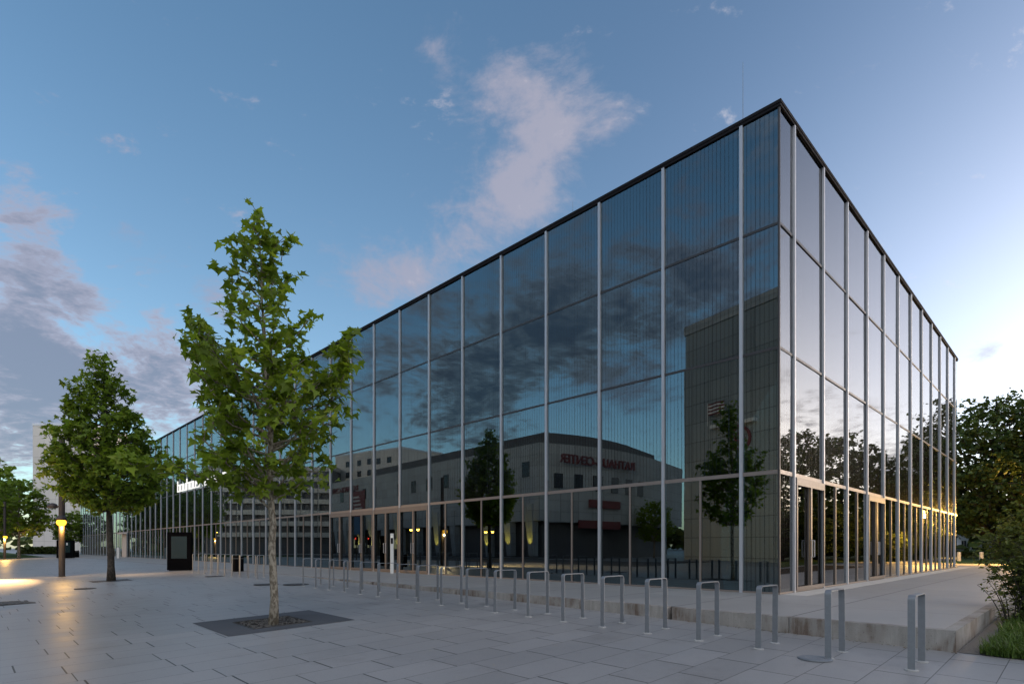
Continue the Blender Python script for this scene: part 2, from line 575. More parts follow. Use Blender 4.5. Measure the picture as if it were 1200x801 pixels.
def lobes(lst):
    acc = None
    for d, deg, amp in lst:
        k = 1.0 / (1 - math.cos(R(deg)))
        c = t.vm('DOT_PRODUCT', D, tuple(d), out=1)
        g = t.m('MULTIPLY', t.m('EXPONENT', t.m('MULTIPLY', t.m('SUBTRACT', c, 1.0), k)), amp)
        acc = g if acc is None else t.m('ADD', acc, g)
    return acc


def azel(az, e):
    return Vector((math.sin(R(az)) * math.cos(R(e)), math.cos(R(az)) * math.cos(R(e)), math.sin(R(e))))


thin = lobes([(dirpx(585, 95), 3.0, .42), (dirpx(650, 108), 3.0, .30), (dirpx(635, 165), 2.8, .42), (dirpx(705, 140), 3.0, .34),
              (dirpx(600, 215), 3.2, .46), (dirpx(560, 262), 3.4, .50), (dirpx(480, 318), 3.4, .52), (dirpx(430, 335), 2.6, .36), (dirpx(512, 60), 1.6, .34),
              (dirpx(165, 280), 1.8, .36), (dirpx(385, 300), 2.2, .30), (dirpx(1158, 412), 1.0, .42), (dirpx(992, 80), 1.0, .2),
              (azel(-101, 16), 4.5, .55), (azel(-96, 17), 3, .4), (azel(-79, 20), 6, .45), (dirpx(255, 355), 2.4, .36), (dirpx(640, 240), 3, .28)])
thick = lobes([(dirpx(15, 308), 2.6, .40), (dirpx(60, 328), 2.2, .38), (dirpx(100, 345), 1.6, .30), (dirpx(0, 390), 2.8, .50), (dirpx(40, 418), 2.8, .50), (dirpx(75, 440), 2.4, .42),
               (dirpx(190, 410), 3.4, .36), (dirpx(140, 455), 3.6, .36), (dirpx(210, 470), 3.4, .38), (dirpx(60, 492), 3, .34), (dirpx(35, 250), 1.8, .34), (dirpx(10, 528), 2.2, .46), (dirpx(0, 470), 3, .3),
               (azel(-97, 21.5), 5.5, .50), (azel(-88, 20), 6, .46), (azel(-108, 23), 5, .46), (azel(-84, 13), 5, .42), (azel(-77, 20), 7.5, .22), (azel(-70, 15), 6, .30), (azel(-104, 28), 3, .16), (azel(-93, 27), 4, .22),
               (azel(180, 50), 40, .8), (azel(175, 20), 24, .6),  # unseen cloud cover behind the viewer, added as fill for ground and trees
               (azel(66, 12), 4.0, .26), (azel(60, 11), 3.0, .26), (azel(71, 12.5), 3.0, .30), (azel(53, 6.5), 3.6, .50), (azel(57, 5.6), 3.0, .46), (azel(50, 8), 2.6, .32), (azel(66, 5), 3.5, .26)])
dthin = t.m('MULTIPLY', t.smooth(t.m('ADD', nz, thin), 0.64, 1.22), 0.72)
dthick = t.smooth(t.m('ADD', nz, thick), 0.66, 1.05)
core = t.smooth(t.m('ADD', nz, thick), 0.80, 1.28)
near_sun = t.smooth(cs, -0.2, 1.0)
c_thin = t.mix(near_sun, (.86, .82, 1.06), (1.3, 1.22, 1.38))
c_edge = t.mix(near_sun, (1.05, .99, 1.22), (2.6, 2.4, 2.4))
c_core = t.mix(near_sun, (.52, .60, .84), (1.1, 1.2, 1.55))
back = t.smooth(t.m('MULTIPLY', dx, -1.0), 0.80, 0.98)       # heavier, darker clouds over the town to the left
c_core = t.mix(back, c_core, (0.26, 0.34, .50))
c_edge = t.mix(back, c_edge, (.85, 1.0, 1.15))
rear_fill = t.smooth(t.vm('DOT_PRODUCT', D, tuple(azel(180, 48)), out=1), 0.55, 0.85)   # bright cloud deck added out of view behind the viewer to light the square
c_core = t.mix(rear_fill, c_core, (3.75, 3.65, 3.75))
c_edge = t.mix(rear_fill, c_edge, (3.75, 3.65, 3.75))
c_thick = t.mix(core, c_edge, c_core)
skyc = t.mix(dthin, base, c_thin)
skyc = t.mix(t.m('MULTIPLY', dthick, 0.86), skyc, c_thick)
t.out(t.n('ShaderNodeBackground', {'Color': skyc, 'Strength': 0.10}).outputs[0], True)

sl = bpy.data.lights.new('sun', 'SUN')
sl.energy = 0.2
sl.angle = R(12)
sl.color = (1.0, 0.80, 0.66)
so = link('sun', sl)
so.rotation_euler = Vector((-math.sin(SUN_AZ) * math.cos(SUN_EL), -math.cos(SUN_AZ) * math.cos(SUN_EL), -math.sin(SUN_EL))).to_track_quat('-Z', 'Y').to_euler()

vs = scene.view_settings
vs.view_transform = 'Standard'
vs.look = 'None'
vs.gamma = 1
vs.use_curve_mapping = False
vs.exposure = 2.12

# ------------------------------------------------------------------ ground
def lines(a):
    return sorted(set(a))


us = lines([-900, -300, -120, -60, -30, -15, -8, -4, -2, -1, -0.3, -0.01, 0.02, 1, 3, 6, 10, 15, 21.1, 30, 45, 70, 100, 117.9, 118.1, 140, 200, 400, 900])
vs_ = lines([-900, -300, -120, -60, -30, -12, -9, -6, -4, -2, -1, 0.0, 0.02, 2, 5, 10, 20, 30, 35.9, 36.1, 60, 120, 300, 900])
g = MB()
for u in us:
    for v in vs_:
        z = gz(u, v)
        if 0.01 < u < 118 and 0.01 < v < 36:
            z = -0.45
        g.v.append((v, u, z))
nv = len(vs_)
for i in range(len(us) - 1):
    for k in range(nv - 1):
        a = i * nv + k
        g.face(a, a + 1, a + nv + 1, a + nv)
tag(g.build('plaza', M['paving'], None, FRAME), kind='structure')


def sheet(name, pts, mat, dz=0.006, div=1):
    """a sheet lying on the ground: pts in (u, v)"""
    mb = MB()
    (u0, v0), (u1, v1) = pts
    nu, nvv = (div, div) if isinstance(div, int) else div
    for i in range(nu + 1):
        for k in range(nvv + 1):
            u = u0 + (u1 - u0) * i / nu
            v = v0 + (v1 - v0) * k / nvv
            mb.v.append((v, u, gz(u, v) + dz))
    for i in range(nu):
        for k in range(nvv):
            a = i * (nvv + 1) + k
            mb.face(a, a + 1, a + nvv + 2, a + nvv + 1)
    return mb.build(name, mat, None, FRAME)


def uv_of(p):
    d = Vector((p[0], p[1], 0)) - P0
    return d.dot(EL), d.dot(ER)


tag(sheet('road', ((-200, -34), (300, -20)), M['asphalt'], 0.01, (20, 1)), kind='structure')
tag(sheet('lawn', ((90, -24), (300, -2.2)), M['lawn'], 0.03, (12, 6)), kind='structure')
tag(sheet('park_lawn', ((-60, 9), (-3.6, 120)), M['lawn'], 0.03, (6, 12)), kind='structure')
tag(sheet('park_lawn', ((-3.6, 44), (60, 110)), M['lawn'], 0.03, (6, 6)), kind='structure')
tag(sheet('path', ((-3.0, 36.2), (60, 43.5)), M['park_path'], 0.012, (4, 2)), kind='structure')

# raised platform, its kerb, the pale strip under the short facade
p = MB()
p.box(0.15, 0.15, -0.44, 36, 117.9, 0.0)
tag(p.build('platform', M['platform'], None, FRAME), kind='structure')
k = MB()
edges = [0.0] + [2.2 * i for i in range(1, 11)]
for i, a in enumerate(edges):
    b = edges[i + 1] if i + 1 < len(edges) else 117.9
    ga = 0.0 if i == 0 else (0.006 if i == 1 else 0.05)
    gb = 0.006 if i == 0 else (0.05 if i + 1 < len(edges) else 0)
    k.box(0.0, a + ga, -0.44, 0.149, b - gb, 0.002)
for i in range(16):
    k.box(0.15 + 2.25 * i + 0.004, 0.0, -0.44, 0.15 + 2.25 * (i + 1) - 0.004 if i < 15 else 36, 0.149, 0.002)
tag(k.build('kerb', M['kerb'], None, FRAME), kind='structure')
s_ = MB()
s_.box(CV + 0.0, CU - 0.62, 0.0005, CV + LR + 0.5, CU - 0.10, 0.006)
tag(s_.build('pale_paving_strip', simple('pale_granite', (0.46, 0.44, 0.41), 0.6, 0, 0.15, 5), None, FRAME), kind='structure')

# ------------------------------------------------------------------ museum
# local frame of the museum: x = v - CV (short facade), y = u - CU (long facade)
MF = Matrix(((ER.x, EL.x, 0, W(CU, CV).x), (ER.y, EL.y, 0, W(CU, CV).y), (0, 0, 1, 0), (0, 0, 0, 1)))
museum = thing('museum', 'long glass museum with steel mullions and a lit white name sign', 'museum', matrix=MF)
left_m = [0.93 + 2.25 * i for i in range(50)]                       # mullions of the long facade
sp = (LR - 1.86) / 11
right_m = [0.93 + sp * i for i in range(12)]
left_b = [0.0] + left_m + [LL]
right_b = [0.0] + right_m + [LR]
LEV = [0.0, 3.02, 6.07, 9.13, 12.0]


def pane_mesh(w, h, mat, name):
    b = MB()
    b.box(-w / 2, -0.012, 0, w / 2, 0.012, h)
    return b.mesh(name, mat)


cache = {}
def add_pane(side, a, b, lv):
    w, h = b - a - 0.03, LEV[lv + 1] - LEV[lv] - 0.03
    edge = (a == 0.0)
    mat = M['glass'] if (lv == 0 and not edge) else M['glass_frit']
    if side == 'R':
        mat = M['glass_fine'] if mat is M['glass'] else M['glass_frit_fine']
    key = (round(w, 3), round(h, 3), mat.name)
    if key not in cache:
        cache[key] = pane_mesh(w, h, mat, 'glass_pane')
    mid = (a + b) / 2
    if side == 'L':
        mt = Matrix.Translation((0.012, mid, LEV[lv] + 0.015)) @ Matrix.Rotation(R(90), 4, 'Z')
    else:
        mt = Matrix.Translation((mid, 0.012, LEV[lv] + 0.015))
    mt = mt @ Matrix.Rotation(rnd.uniform(-.0022, .0022), 4, 'X') @ Matrix.Rotation(rnd.uniform(-.002, .002), 4, 'Z')
    link('glass_pane', cache[key], museum, mt)


for lv in range(4):
    for i in range(13):
        add_pane('R', right_b[i], right_b[i + 1], lv)
    for i in range(12):
        add_pane('L', left_b[i], left_b[i + 1], lv)
# the further bays of the long facade and the two facades round the back
for lv in range(4):
    far = MB()
    for i in range(12, 51):
        a, b = left_b[i], left_b[i + 1]
        tx = rnd.uniform(-.004, .004); ty = rnd.uniform(-.0035, .0035)
        z0, z1 = LEV[lv] + .015, LEV[lv + 1] - .015
        xs = [(0.0, b - .015), (0.0, a + .015)]
        far.hexa([(-(b - .015), -.012 + tx, z0), (-(a + .015), -.012 - tx, z0), (-(a + .015), .012 - tx, z0), (-(b - .015), .012 + tx, z0),
                  (-(b - .015), -.012 + tx + ty, z1), (-(a + .015), -.012 - tx + ty, z1), (-(a + .015), .012 - tx + ty, z1), (-(b - .015), .012 + tx + ty, z1)])
    o = far.build('glass_pane', M['glass'] if lv == 0 else M['glass_frit'], museum,
                  Matrix.Translation((0.012, 0, 0)) @ Matrix.Rotation(R(-90), 4, 'Z'))
    o['kind'] = 'stuff'
bk = MB()
bk.box(LR - .02, .05, 0, LR, LL, H - .02)
bk.box(.05, LL - .02, 0, LR - .03, LL, H - .02)
bk.build('rear_glazing', M['glass'], museum)

mul = MB(); mul.box(-.06, -.04, 0, -.002, .04, H - .03)
mul_l = mul.mesh('mullion', M['alu'])
mul = MB(); mul.box(-.04, -.06, 0, .04, -.002, H - .03)
mul_r = mul.mesh('mullion', M['alu'])
jn = MB(); jn.box(-.03, .045, 0.0, .03, .062, H - .03)
for y in left_m:
    link('mullion', mul_l, museum, Matrix.Translation((0, y, 0)))
for x in right_m:
    link('mullion', mul_r, museum, Matrix.Translation((x, 0, 0)))
cp = MB(); cp.box(-.022, -.022, 0, .026, .026, H - .03)
cp.build('corner_profile', M['joint'], museum)
# intermediate bars of the ground floor
gb = MB(); gb.box(-.035, -.024, .04, -.004, .024, LEV[1] - .05)
gbl = gb.mesh('glazing_bar', M['bronze'])
gb = MB(); gb.box(-.024, -.035, .04, .024, -.004, LEV[1] - .05)
gbr = gb.mesh('glazing_bar', M['bronze'])
for i in range(49):
    link('glazing_bar', gbl, museum, Matrix.Translation((0, (left_m[i] + left_m[i + 1]) / 2, 0)))
for i in range(11):
    link('glazing_bar', gbr, museum, Matrix.Translation(((right_m[i] + right_m[i + 1]) / 2, 0, 0)))
# horizontal joints between the storeys, cut at the mullions
for lv in (1, 2, 3):
    z = LEV[lv]
    mt = M['bronze'] if lv == 1 else M['joint']
    hh = .05 if lv == 1 else .032
    a = MB(); b = MB()
    for i in range(51):
        a.box(-.02, left_b[i] + (.045 if i else .03), z - hh, -.003, left_b[i + 1] - .045, z + hh)
    for i in range(13):
        b.box(right_b[i] + (.045 if i else .03), -.02, z - hh, right_b[i + 1] - .045, -.003, z + hh)
    a.build('transom', mt, museum)
    b.build('transom', mt, museum)
a = MB()
a.box(-.035, -.035, .003, -.004, LL, .045)
a.box(-.003, -.035, .003, LR, -.004, .045)
a.build('base_rail', M['bronze'], museum)
# roof edge and roof
a = MB()
a.box(-.05, -.05, H - .028, -.005, LL + .05, H + .04)
a.box(-.004, -.05, H - .028, LR + .05, -.005, H + .04)
a.box(-.065, -.065, H + .042, -.02, LL + .065, H + .12)
a.box(-.019, -.065, H + .042, LR + .065, -.02, H + .12)
a.build('roof_edge', M['coping'], museum)
a = MB(); a.box(-.003, -.003, H - .018, LR, LL, H + .10)
a.build('roof', M['roof'], museum)
# inside: floor, raised black box, cores
a = MB(); a.box(.06, .06, .002, LR - .06, LL - .06, .02)
a.build('interior_floor', M['inner_floor'], museum)
a = MB(); a.box(3.2, 3.6, 4.9, LR - 3.2, LL - 4, 11.4)
a.build('exhibition_box', M['inner'], museum)
a = MB()
a.box(9, 14, .021, 18, 22, 4.9); a.box(9, 46, .021, 18, 56, 4.9); a.box(9, 84, .021, 18, 94, 4.9)
a.box(19.5, 3, .021, 20, LL - 3, 4.88)
a.build('stair_core', M['inner'], museum)
a = MB()
for i in range(12):
    y = 2 + i * 9.0
    a.box(.5, y, 11.4, LR - .5, y + .35, 11.97)
a.build('roof_beam', M['inner'], museum)
a = MB(); a.box(7.5, 5, .021, 8.0, 5.6, 1.05); a.box(7.5, 5.601, .021, 8.0, 9.5, 1.05)
a.build('reception_counter', M['inner'], museum)


def door_frame(side, a, b):
    d = MB()
    e = .055
    def bar(s0, s1, z0, z1):
        if side == 'R':
            d.box(s0, -.085, z0, s1, -.052, z1)
        else:
            d.box(-.085, s0, z0, -.052, s1, z1)
    mid = (a + b) / 2
    bar(a + .045, a + .045 + .07, .05, LEV[1] - .06)
    bar(b - .115, b - .045, .05, LEV[1] - .06)
    bar(a + .116, b - .116, LEV[1] - .26, LEV[1] - .06)
    bar(mid - .05, mid + .05, .05, LEV[1] - .262)
    bar(a + .116, mid - .051, .05, .14)
    bar(mid + .051, b - .116, .05, .14)
    dr = d.build('door', M['bronze_warm'], museum)
    for sgn in (-1, 1):
        hd = MB()
        c = mid + sgn * .085
        if side == 'R':
            hd.tube([(c, -.088, .9), (c, -.13, .9), (c, -.13, 1.35), (c, -.088, 1.35)], .012, 6)
        else:
            hd.tube([(-.088, c, .9), (-.13, c, .9), (-.13, c, 1.35), (-.088, c, 1.35)], .012, 6)
        hd.build('handle', M['alu'], dr)


M['bronze_warm'] = simple('warm_door_frame', (0.14, 0.118, 0.108), 0.45, 0.25, 0.1, 4)
door_frame('R', right_m[0], right_m[1])
door_frame('R', right_m[3], right_m[4])
for i in (6, 7, 8, 9):
    door_frame('L', left_m[i], left_m[i + 1])
# pale entrance portal far along the long facade
u0 = (-(0.6909 - 0.0)) # direction of the portal seen at px 144-150
def on_left(px):
    kk = (px - 600) / F
    c = W(CU, CV)
    return (kk * c.y - c.x) / (EL.x - kk * EL.y)
ya, yb = on_left(150), on_left(145)
a = MB(); a.box(-.18, ya, .004, -.135, yb, 2.75); a.box(-.6, ya - .2, 2.76, -.135, yb + .5, 2.95)
a.build('entrance_portal', simple('portal_panel', (0.55, 0.50, 0.47), 0.6), museum)

# lit lettering: letters of bars on a 3 x 5 grid
GL = {'b': ["1..", "1..", "111", "1.1", "1.1", "111"], 'a': ["...", "...", "111", "..1", "111", "111"], 'u': ["...", "...", "1.1", "1.1", "1.1", "111"],
      'h': ["1..", "1..", "111", "1.1", "1.1", "1.1"], 's': ["...", "...", "111", "1..", "..1", "111"], 'm': None, 'e': ["...", "...", "111", "1.1", "11.", "111"]}
sign = link('name_sign', None, museum)
cx = 0.0
ys_, ye_ = on_left(283), on_left(211)          # the word reads from the far end towards the corner
words = 'bauhaus museum'
pitch = (ye_ - ys_) / (len(words) + 3.0)
zb, lh = 5.12, 1.0
zb = 6.16
def glyph(mb, ch, y0, w):
    """y0 = start (far side), the letter runs to smaller y"""
    X0, X1 = -.24, -.16
    st = .10
    top, xh = zb + lh, zb + lh * .66
    def bar(a, b, z0, z1):
        mb.box(X0, y0 - a * w, z0, X1, y0 - b * w, z1)
    s = st / w
    if ch == 'b':
        bar(0, s, zb, top); bar(s, 1, xh - st, xh); bar(s, 1, zb, zb + st); bar(1 - s, 1, zb + st, xh - st)
    elif ch == 'a':
        bar(1 - s, 1, zb, xh); bar(0, 1 - s, xh - st, xh); bar(0, 1 - s, zb, zb + st); bar(0, s, zb + st, xh - st)
    elif ch == 'u':
        bar(0, s, zb, xh); bar(1 - s, 1, zb, xh); bar(s, 1 - s, zb, zb + st)
    elif ch == 'h':
        bar(0, s, zb, top); bar(s, 1, xh - st, xh); bar(1 - s, 1, zb, xh - st)
    elif ch == 's':
        zm = (zb + xh) / 2; h2 = st * .8
        bar(0, 1, xh - h2, xh); bar(0, 1, zb, zb + h2); bar(0, 1, zm - h2 / 2, zm + h2 / 2)
        bar(0, s, zm + h2 / 2, xh - h2); bar(1 - s, 1, zb + h2, zm - h2 / 2)
    elif ch == 'm':
        bar(0, s, zb, xh); bar(1 - s, 1, zb, xh); bar(.5 - s / 2, .5 + s / 2, zb, xh - st); bar(s, 1 - s, xh - st, xh)
    elif ch == 'e':
        zm = (zb + xh) / 2; h2 = st * .8
        bar(0, s, zb, xh); bar(s, 1, xh - h2, xh); bar(s, 1, zb, zb + h2); bar(s, 1, zm - h2 / 2, zm + h2 / 2); bar(1 - s, 1, zm + h2 / 2, xh - h2)
y = ye_
for ch in words:
    if ch == ' ':
        y -= pitch * .8
        continue
    wch = pitch * (1.25 if ch == 'm' else .78)
    mb = MB(); glyph(mb, ch, y, wch)
    mb.build('letter', M['signlit'], sign)
    y -= wch + pitch * .26
# lightning rods on the roof
for (yy, xx, hh) in ((on_left(861), .5, 1.05), (on_left(660), .5, -.1)):
    a = MB(); a.tube([(xx, yy, H + .1), (xx, yy, H + .3), (xx, yy, H + 1.0 + hh)], [.016, .008, .004], 6)
    a.build('lightning_rod', M['galv'], museum)

# ------------------------------------------------------------------ bicycle stands
def strip(mb, path, wdir, w, th):
    """flat bar of width w along wdir swept along path (path lies in a plane perpendicular to wdir)"""
    path = [Vector(q) for q in path]
    b = len(mb.v)
    for i, q in enumerate(path):
        d = (path[min(i + 1, len(path) - 1)] - path[max(i - 1, 0)]).normalized()
        nrm = d.cross(wdir).normalized()
        for (sa, sb) in ((-1, -1), (1, -1), (1, 1), (-1, 1)):
            mb.v.append(tuple(q + wdir * (sa * w / 2) + nrm * (sb * th / 2)))
    for i in range(len(path) - 1):
        for c in range(4):
            c2 = (c + 1) % 4
            mb.face(b + i * 4 + c, b + i * 4 + c2, b + (i + 1) * 4 + c2, b + (i + 1) * 4 + c)
    mb.face(b + 3, b + 2, b + 1, b)
    e = b + (len(path) - 1) * 4
    mb.face(e, e + 1, e + 2, e + 3)


def stand_mesh():
    w, hgt, r = .60, .90, .055
    path = [(0, 0, -.05), (0, 0, hgt - r)]
    for i in range(1, 7):
        a = R(90 * i / 6)
        path.append((r - r * math.cos(a), 0, hgt - r + r * math.sin(a)))
    path.append((w - r, 0, hgt))
    for i in range(1, 7):
        a = R(90 * i / 6)
        path.append((w - r + r * math.sin(a), 0, hgt - r + r * math.cos(a)))
    path.append((w, 0, -.03))
    mb = MB()
    strip(mb, path, Vector((0, 1, 0)), .078, .014)
    return mb.mesh('bent_bar', M['galv'])


bar_me = stand_mesh()
pl = MB(); pl.lathe([(.075, 0.0), (.075, .012), (.066, .016)], 16)
pad_me = pl.mesh('base_plate', M['pad'])
ORD = ['first', 'second', 'third', 'fourth', 'fifth', 'sixth', 'seventh', 'eighth', 'ninth', 'tenth', 'eleventh', 'twelfth', 'thirteenth', 'fourteenth', 'fifteenth', 'sixteenth', 'seventeenth', 'eighteenth', 'nineteenth']
proto = None
runs = [(0.23, 0.92, 19, 0), (20.8, 0.92, 10, 1)]
for u_start, du, cnt, run in runs:
    for i in range(cnt):
        u = u_start + du * i
        v = -1.56 - (0.2 * min(u, 14) / 14 if u > 7 else 0.04 * (u / 7))
        if run == 0:
            lab = 'steel bicycle stand, %s along the raised kerb counted from the planting bed' % ORD[i]
            if i == 1: lab = 'steel bicycle stand, second from the planting bed, with a round plate at its foot'
        else:
            lab = 'thin far bicycle stand past the gap, %s counted towards the black info pillar' % ORD[i]
        loc = W(u, v, gz(u, v + .2))
        if proto is None:
            proto = thing('bicycle_stand', lab, 'bicycle stand', loc, ROT_V, 'steel bicycle stands along the raised kerb')
            link('bent_bar', bar_me, proto)
            link('base_plate', pad_me, proto, Matrix.Translation((0, 0, -.008)))
            link('base_plate', pad_me, proto, Matrix.Translation((.6, 0, .010)))
        else:
            o = dup(proto, loc, ROT_V + R(rnd.uniform(-1.2, 1.2)), lab)
            o.rotation_euler = (R(rnd.uniform(-.5, .5)), R(rnd.uniform(-.5, .5)), o.rotation_euler[2])
dsc = MB(); dsc.lathe([(.21, 0), (.21, .012), (.19, .02), (.12, .022), (.11, .016)], 28)
o = dsc.build('foot_plate', M['galv']); o.location = W(1.27, -1.70, gz(1.27, -1.7))
tag(o, 'round grey steel plate lying at the foot of a bicycle stand', 'plate')

# ------------------------------------------------------------------ tree pits, covers, drain
def slab_at(name, u0, u1, v0, v1, mat, dz=.005, hole=None):
    mb = MB()
    def quad(a0, a1, b0, b1):
        b = len(mb.v)
        for (u, v) in ((a0, b0), (a0, b1), (a1, b1), (a1, b0)):
            mb.v.append((v, u, gz(u, v) + dz))
        mb.face(b, b + 1, b + 2, b + 3)
    if hole:
        h0, h1, w0, w1 = hole
        quad(u0, h0, v0, v1); quad(h1, u1, v0, v1); quad(h0, h1, v0, w0); quad(h0, h1, w1, v1)
    else:
        quad(u0, u1, v0, v1)
    return mb.build(name, mat, None, FRAME)


def pebble_bed(mb, u0, u1, v0, v1, n, rmin, rmax, rr):
    for _ in range(n):
        u, v = rr.uniform(u0, u1), rr.uniform(v0, v1)
        r = rr.uniform(rmin, rmax)
        z = gz(u, v) + .004
        b = len(mb.v)
        k = 6
        an = rr.uniform(0, 6.28)
        for ring, (fr, fz) in enumerate(((1.0, 0.0), (.75, .5))):
            for i in range(k):
                t_ = an + 6.283 * i / k
                q = r * fr * rr.uniform(.75, 1.15)
                mb.v.append((v + q * math.cos(t_), u + q * math.sin(t_), z + r * fz))
        for i in range(k):
            mb.face(b + i, b + (i + 1) % k, b + k + (i + 1) % k, b + k + i)
        mb.face(*[b + k + i for i in range(k)])


tag(slab_at('tree_surround', 9.0, 11.08, -6.56, -4.18, M['slab_dark'], .005, (9.42, 10.52, -5.98, -4.90)), 'dark square slab border around the foot of the nearest tree', 'paving slab', kind='structure')
fr_ = MB()
def rim(u0, u1, v0, v1):
    q = [(v0, u0), (v1, u0), (v1, u1), (v0, u1)]
    fr_.hexa([(x, y, gz(y, x) - .01) for x, y in q] + [(x, y, gz(y, x) + .016) for x, y in q])
rim(9.40, 10.54, -6.0, -5.982); rim(9.40, 10.54, -4.898, -4.88); rim(9.40, 9.418, -5.981, -4.899); rim(10.522, 10.54, -5.981, -4.899)
tag(fr_.build('pit_edging', M['iron'], None, FRAME), 'thin steel edging framing the gravel pit of the nearest tree', 'edging')
pg = MB()
b0 = len(pg.v)
for (u, v) in ((9.42, -5.98), (9.42, -4.90), (10.52, -4.90), (10.52, -5.98)):
    pg.v.append((v, u, gz(u, v) + .003))
pg.face(0, 1, 2, 3)
pebble_bed(pg, 9.44, 10.5, -5.96, -4.92, 420, .010, .034, random.Random(3))
pg.mi[0] = 1
tag(pg.build('gravel', [M['gravel'], M['soil']], None, FRAME), 'dark gravel filling the pit of the nearest tree', 'gravel', kind='stuff')
tag(slab_at('tree_grate', 25.2, 26.5, -6.2, -4.9, M['iron'], .005), 'dark square pit cover at the foot of the second tree', 'tree grate')
for nm, px_u, px_v, r, lab in (('manhole_cover', None, None, .34, ''),):
    pass


def px_ground(px, py):
    d = Vector(((px - 600) / F, 1, -(py - 641) / F))
    tt = 2.0
    while tt < 250:
        q = Vector((d.x * tt, tt, CAMZ + d.z * tt))
        u, v = uv_of(q)
        if q.z <= gz(u, v):
            return u, v
        tt += .02
    return u, v


def cover(px, py, r, lab, square=False):
    u, v = px_ground(px, py)
    mb = MB()
    if square:
        mb.box(-r, -r, 0, r, r, .012)
        for i in range(7):
            s0 = -r + .04 + i * (2 * r - .08) / 7
            mb.box(s0, -r + .04, .0125, s0 + (2 * r - .08) / 14, r - .04, .018)
    else:
        mb.lathe([(r, 0), (r, .012), (r * .93, .016), (r * .9, .010), (r * .2, .014)], 24)
    o = mb.build('drain_grate' if square else 'manhole_cover', M['iron'])
    o.matrix_world = Matrix.Translation(W(u, v, gz(u, v) + .002)) @ Matrix.Rotation(ROT_V, 4, 'Z')
    tag(o, lab, 'drain' if square else 'manhole cover')


cover(252, 675, .38, 'round iron cover in the paving in front of the far bicycle stands')
cover(312, 684.5, .40, 'pale rimmed round iron cover just behind the nearest trunk')
cover(347, 684.5, .42, 'dark iron cover set beside the gap in the bicycle stands')
cover(100, 689.5, .30, 'small round iron cover near the lit lamp post')
cover(8, 706.5, .55, 'rusty square drain grate at the left edge of the paving', True)

# ------------------------------------------------------------------ trees
def leaf_poly(kind):
    if kind == 'maple':
        P = [(0, 0), (.18, .10), (.46, .02), (.36, .24), (.50, .46), (.26, .46), (.14, .62), (0, 1.0), (-.14, .62), (-.26, .46), (-.50, .46), (-.36, .24), (-.46, .02), (-.18, .10)]
        tri = [(0, 1, 13), (1, 2, 3), (1, 3, 5), (3, 4, 5), (1, 5, 6), (1, 6, 13), (13, 6, 8), (6, 7, 8), (13, 8, 9), (13, 9, 11), (9, 10, 11), (13, 11, 12)]
        return P, tri
    if kind == 'oval':
        P = [(0, 0), (.24, .25), (.26, .55), (0, 1), (-.26, .55), (-.24, .25)]
        return P, [(0, 1, 2, 3), (0, 3, 4, 5)]
    P = [(0, 0), (.42, .16), (.46, .58), (.12, 1.0), (-.34, .82), (-.5, .32)]     # spray of small leaves
    return P, [(0, 1, 2), (0, 2, 3), (0, 3, 4), (0, 4, 5)]


class Leaves:
    def __init__(s, kind):
        s.P, s.T = leaf_poly(kind)
        s.v, s.f, s.tint = [], [], []

    def add(s, pos, yaw, pitch, roll, size, tint, fold=.25):
        cy, sy = math.cos(yaw), math.sin(yaw)
        fwd = Vector((cy * math.cos(pitch), sy * math.cos(pitch), math.sin(pitch)))
        side = Vector((-sy, cy, 0))
        up = side.cross(fwd) * -1
        side2 = side * math.cos(roll) + up * math.sin(roll)
        up2 = up * math.cos(roll) - side * math.sin(roll)
        b = len(s.v)
        for (x, y) in s.P:
            q = pos + side2 * (x * size) + fwd * (y * size) + up2 * (abs(x) * fold * size - y * y * (.12 + .28 * abs(roll)) * size)
            s.v.append((q.x, q.y, q.z))
        for tr in s.T:
            s.f.append(tuple(b + i for i in tr))
        s.tint += [tint] * len(s.P)

    def build(s, name, mat, parent):
        me = bpy.data.meshes.new(name)
        me.from_pydata(s.v, [], s.f)
        at = me.attributes.new('tint', 'FLOAT', 'POINT')
        at.data.foreach_set('value', s.tint)
        me.materials.append(mat)
        me.update()
        return link(name, me, parent)


def interp(tab, z):
    if z <= tab[0][0]: return tab[0][1:]
    for a, b in zip(tab, tab[1:]):
        if z <= b[0]:
            f = (z - a[0]) / (b[0] - a[0])
            return tuple(x + (y - x) * f for x, y in zip(a[1:], b[1:]))
    return tab[-1][1:]


def bez(p0, p1, p2, n):
    return [p0 * (1 - t_) ** 2 + p1 * 2 * t_ * (1 - t_) + p2 * t_ * t_ for t_ in [i / n for i in range(n + 1)]]


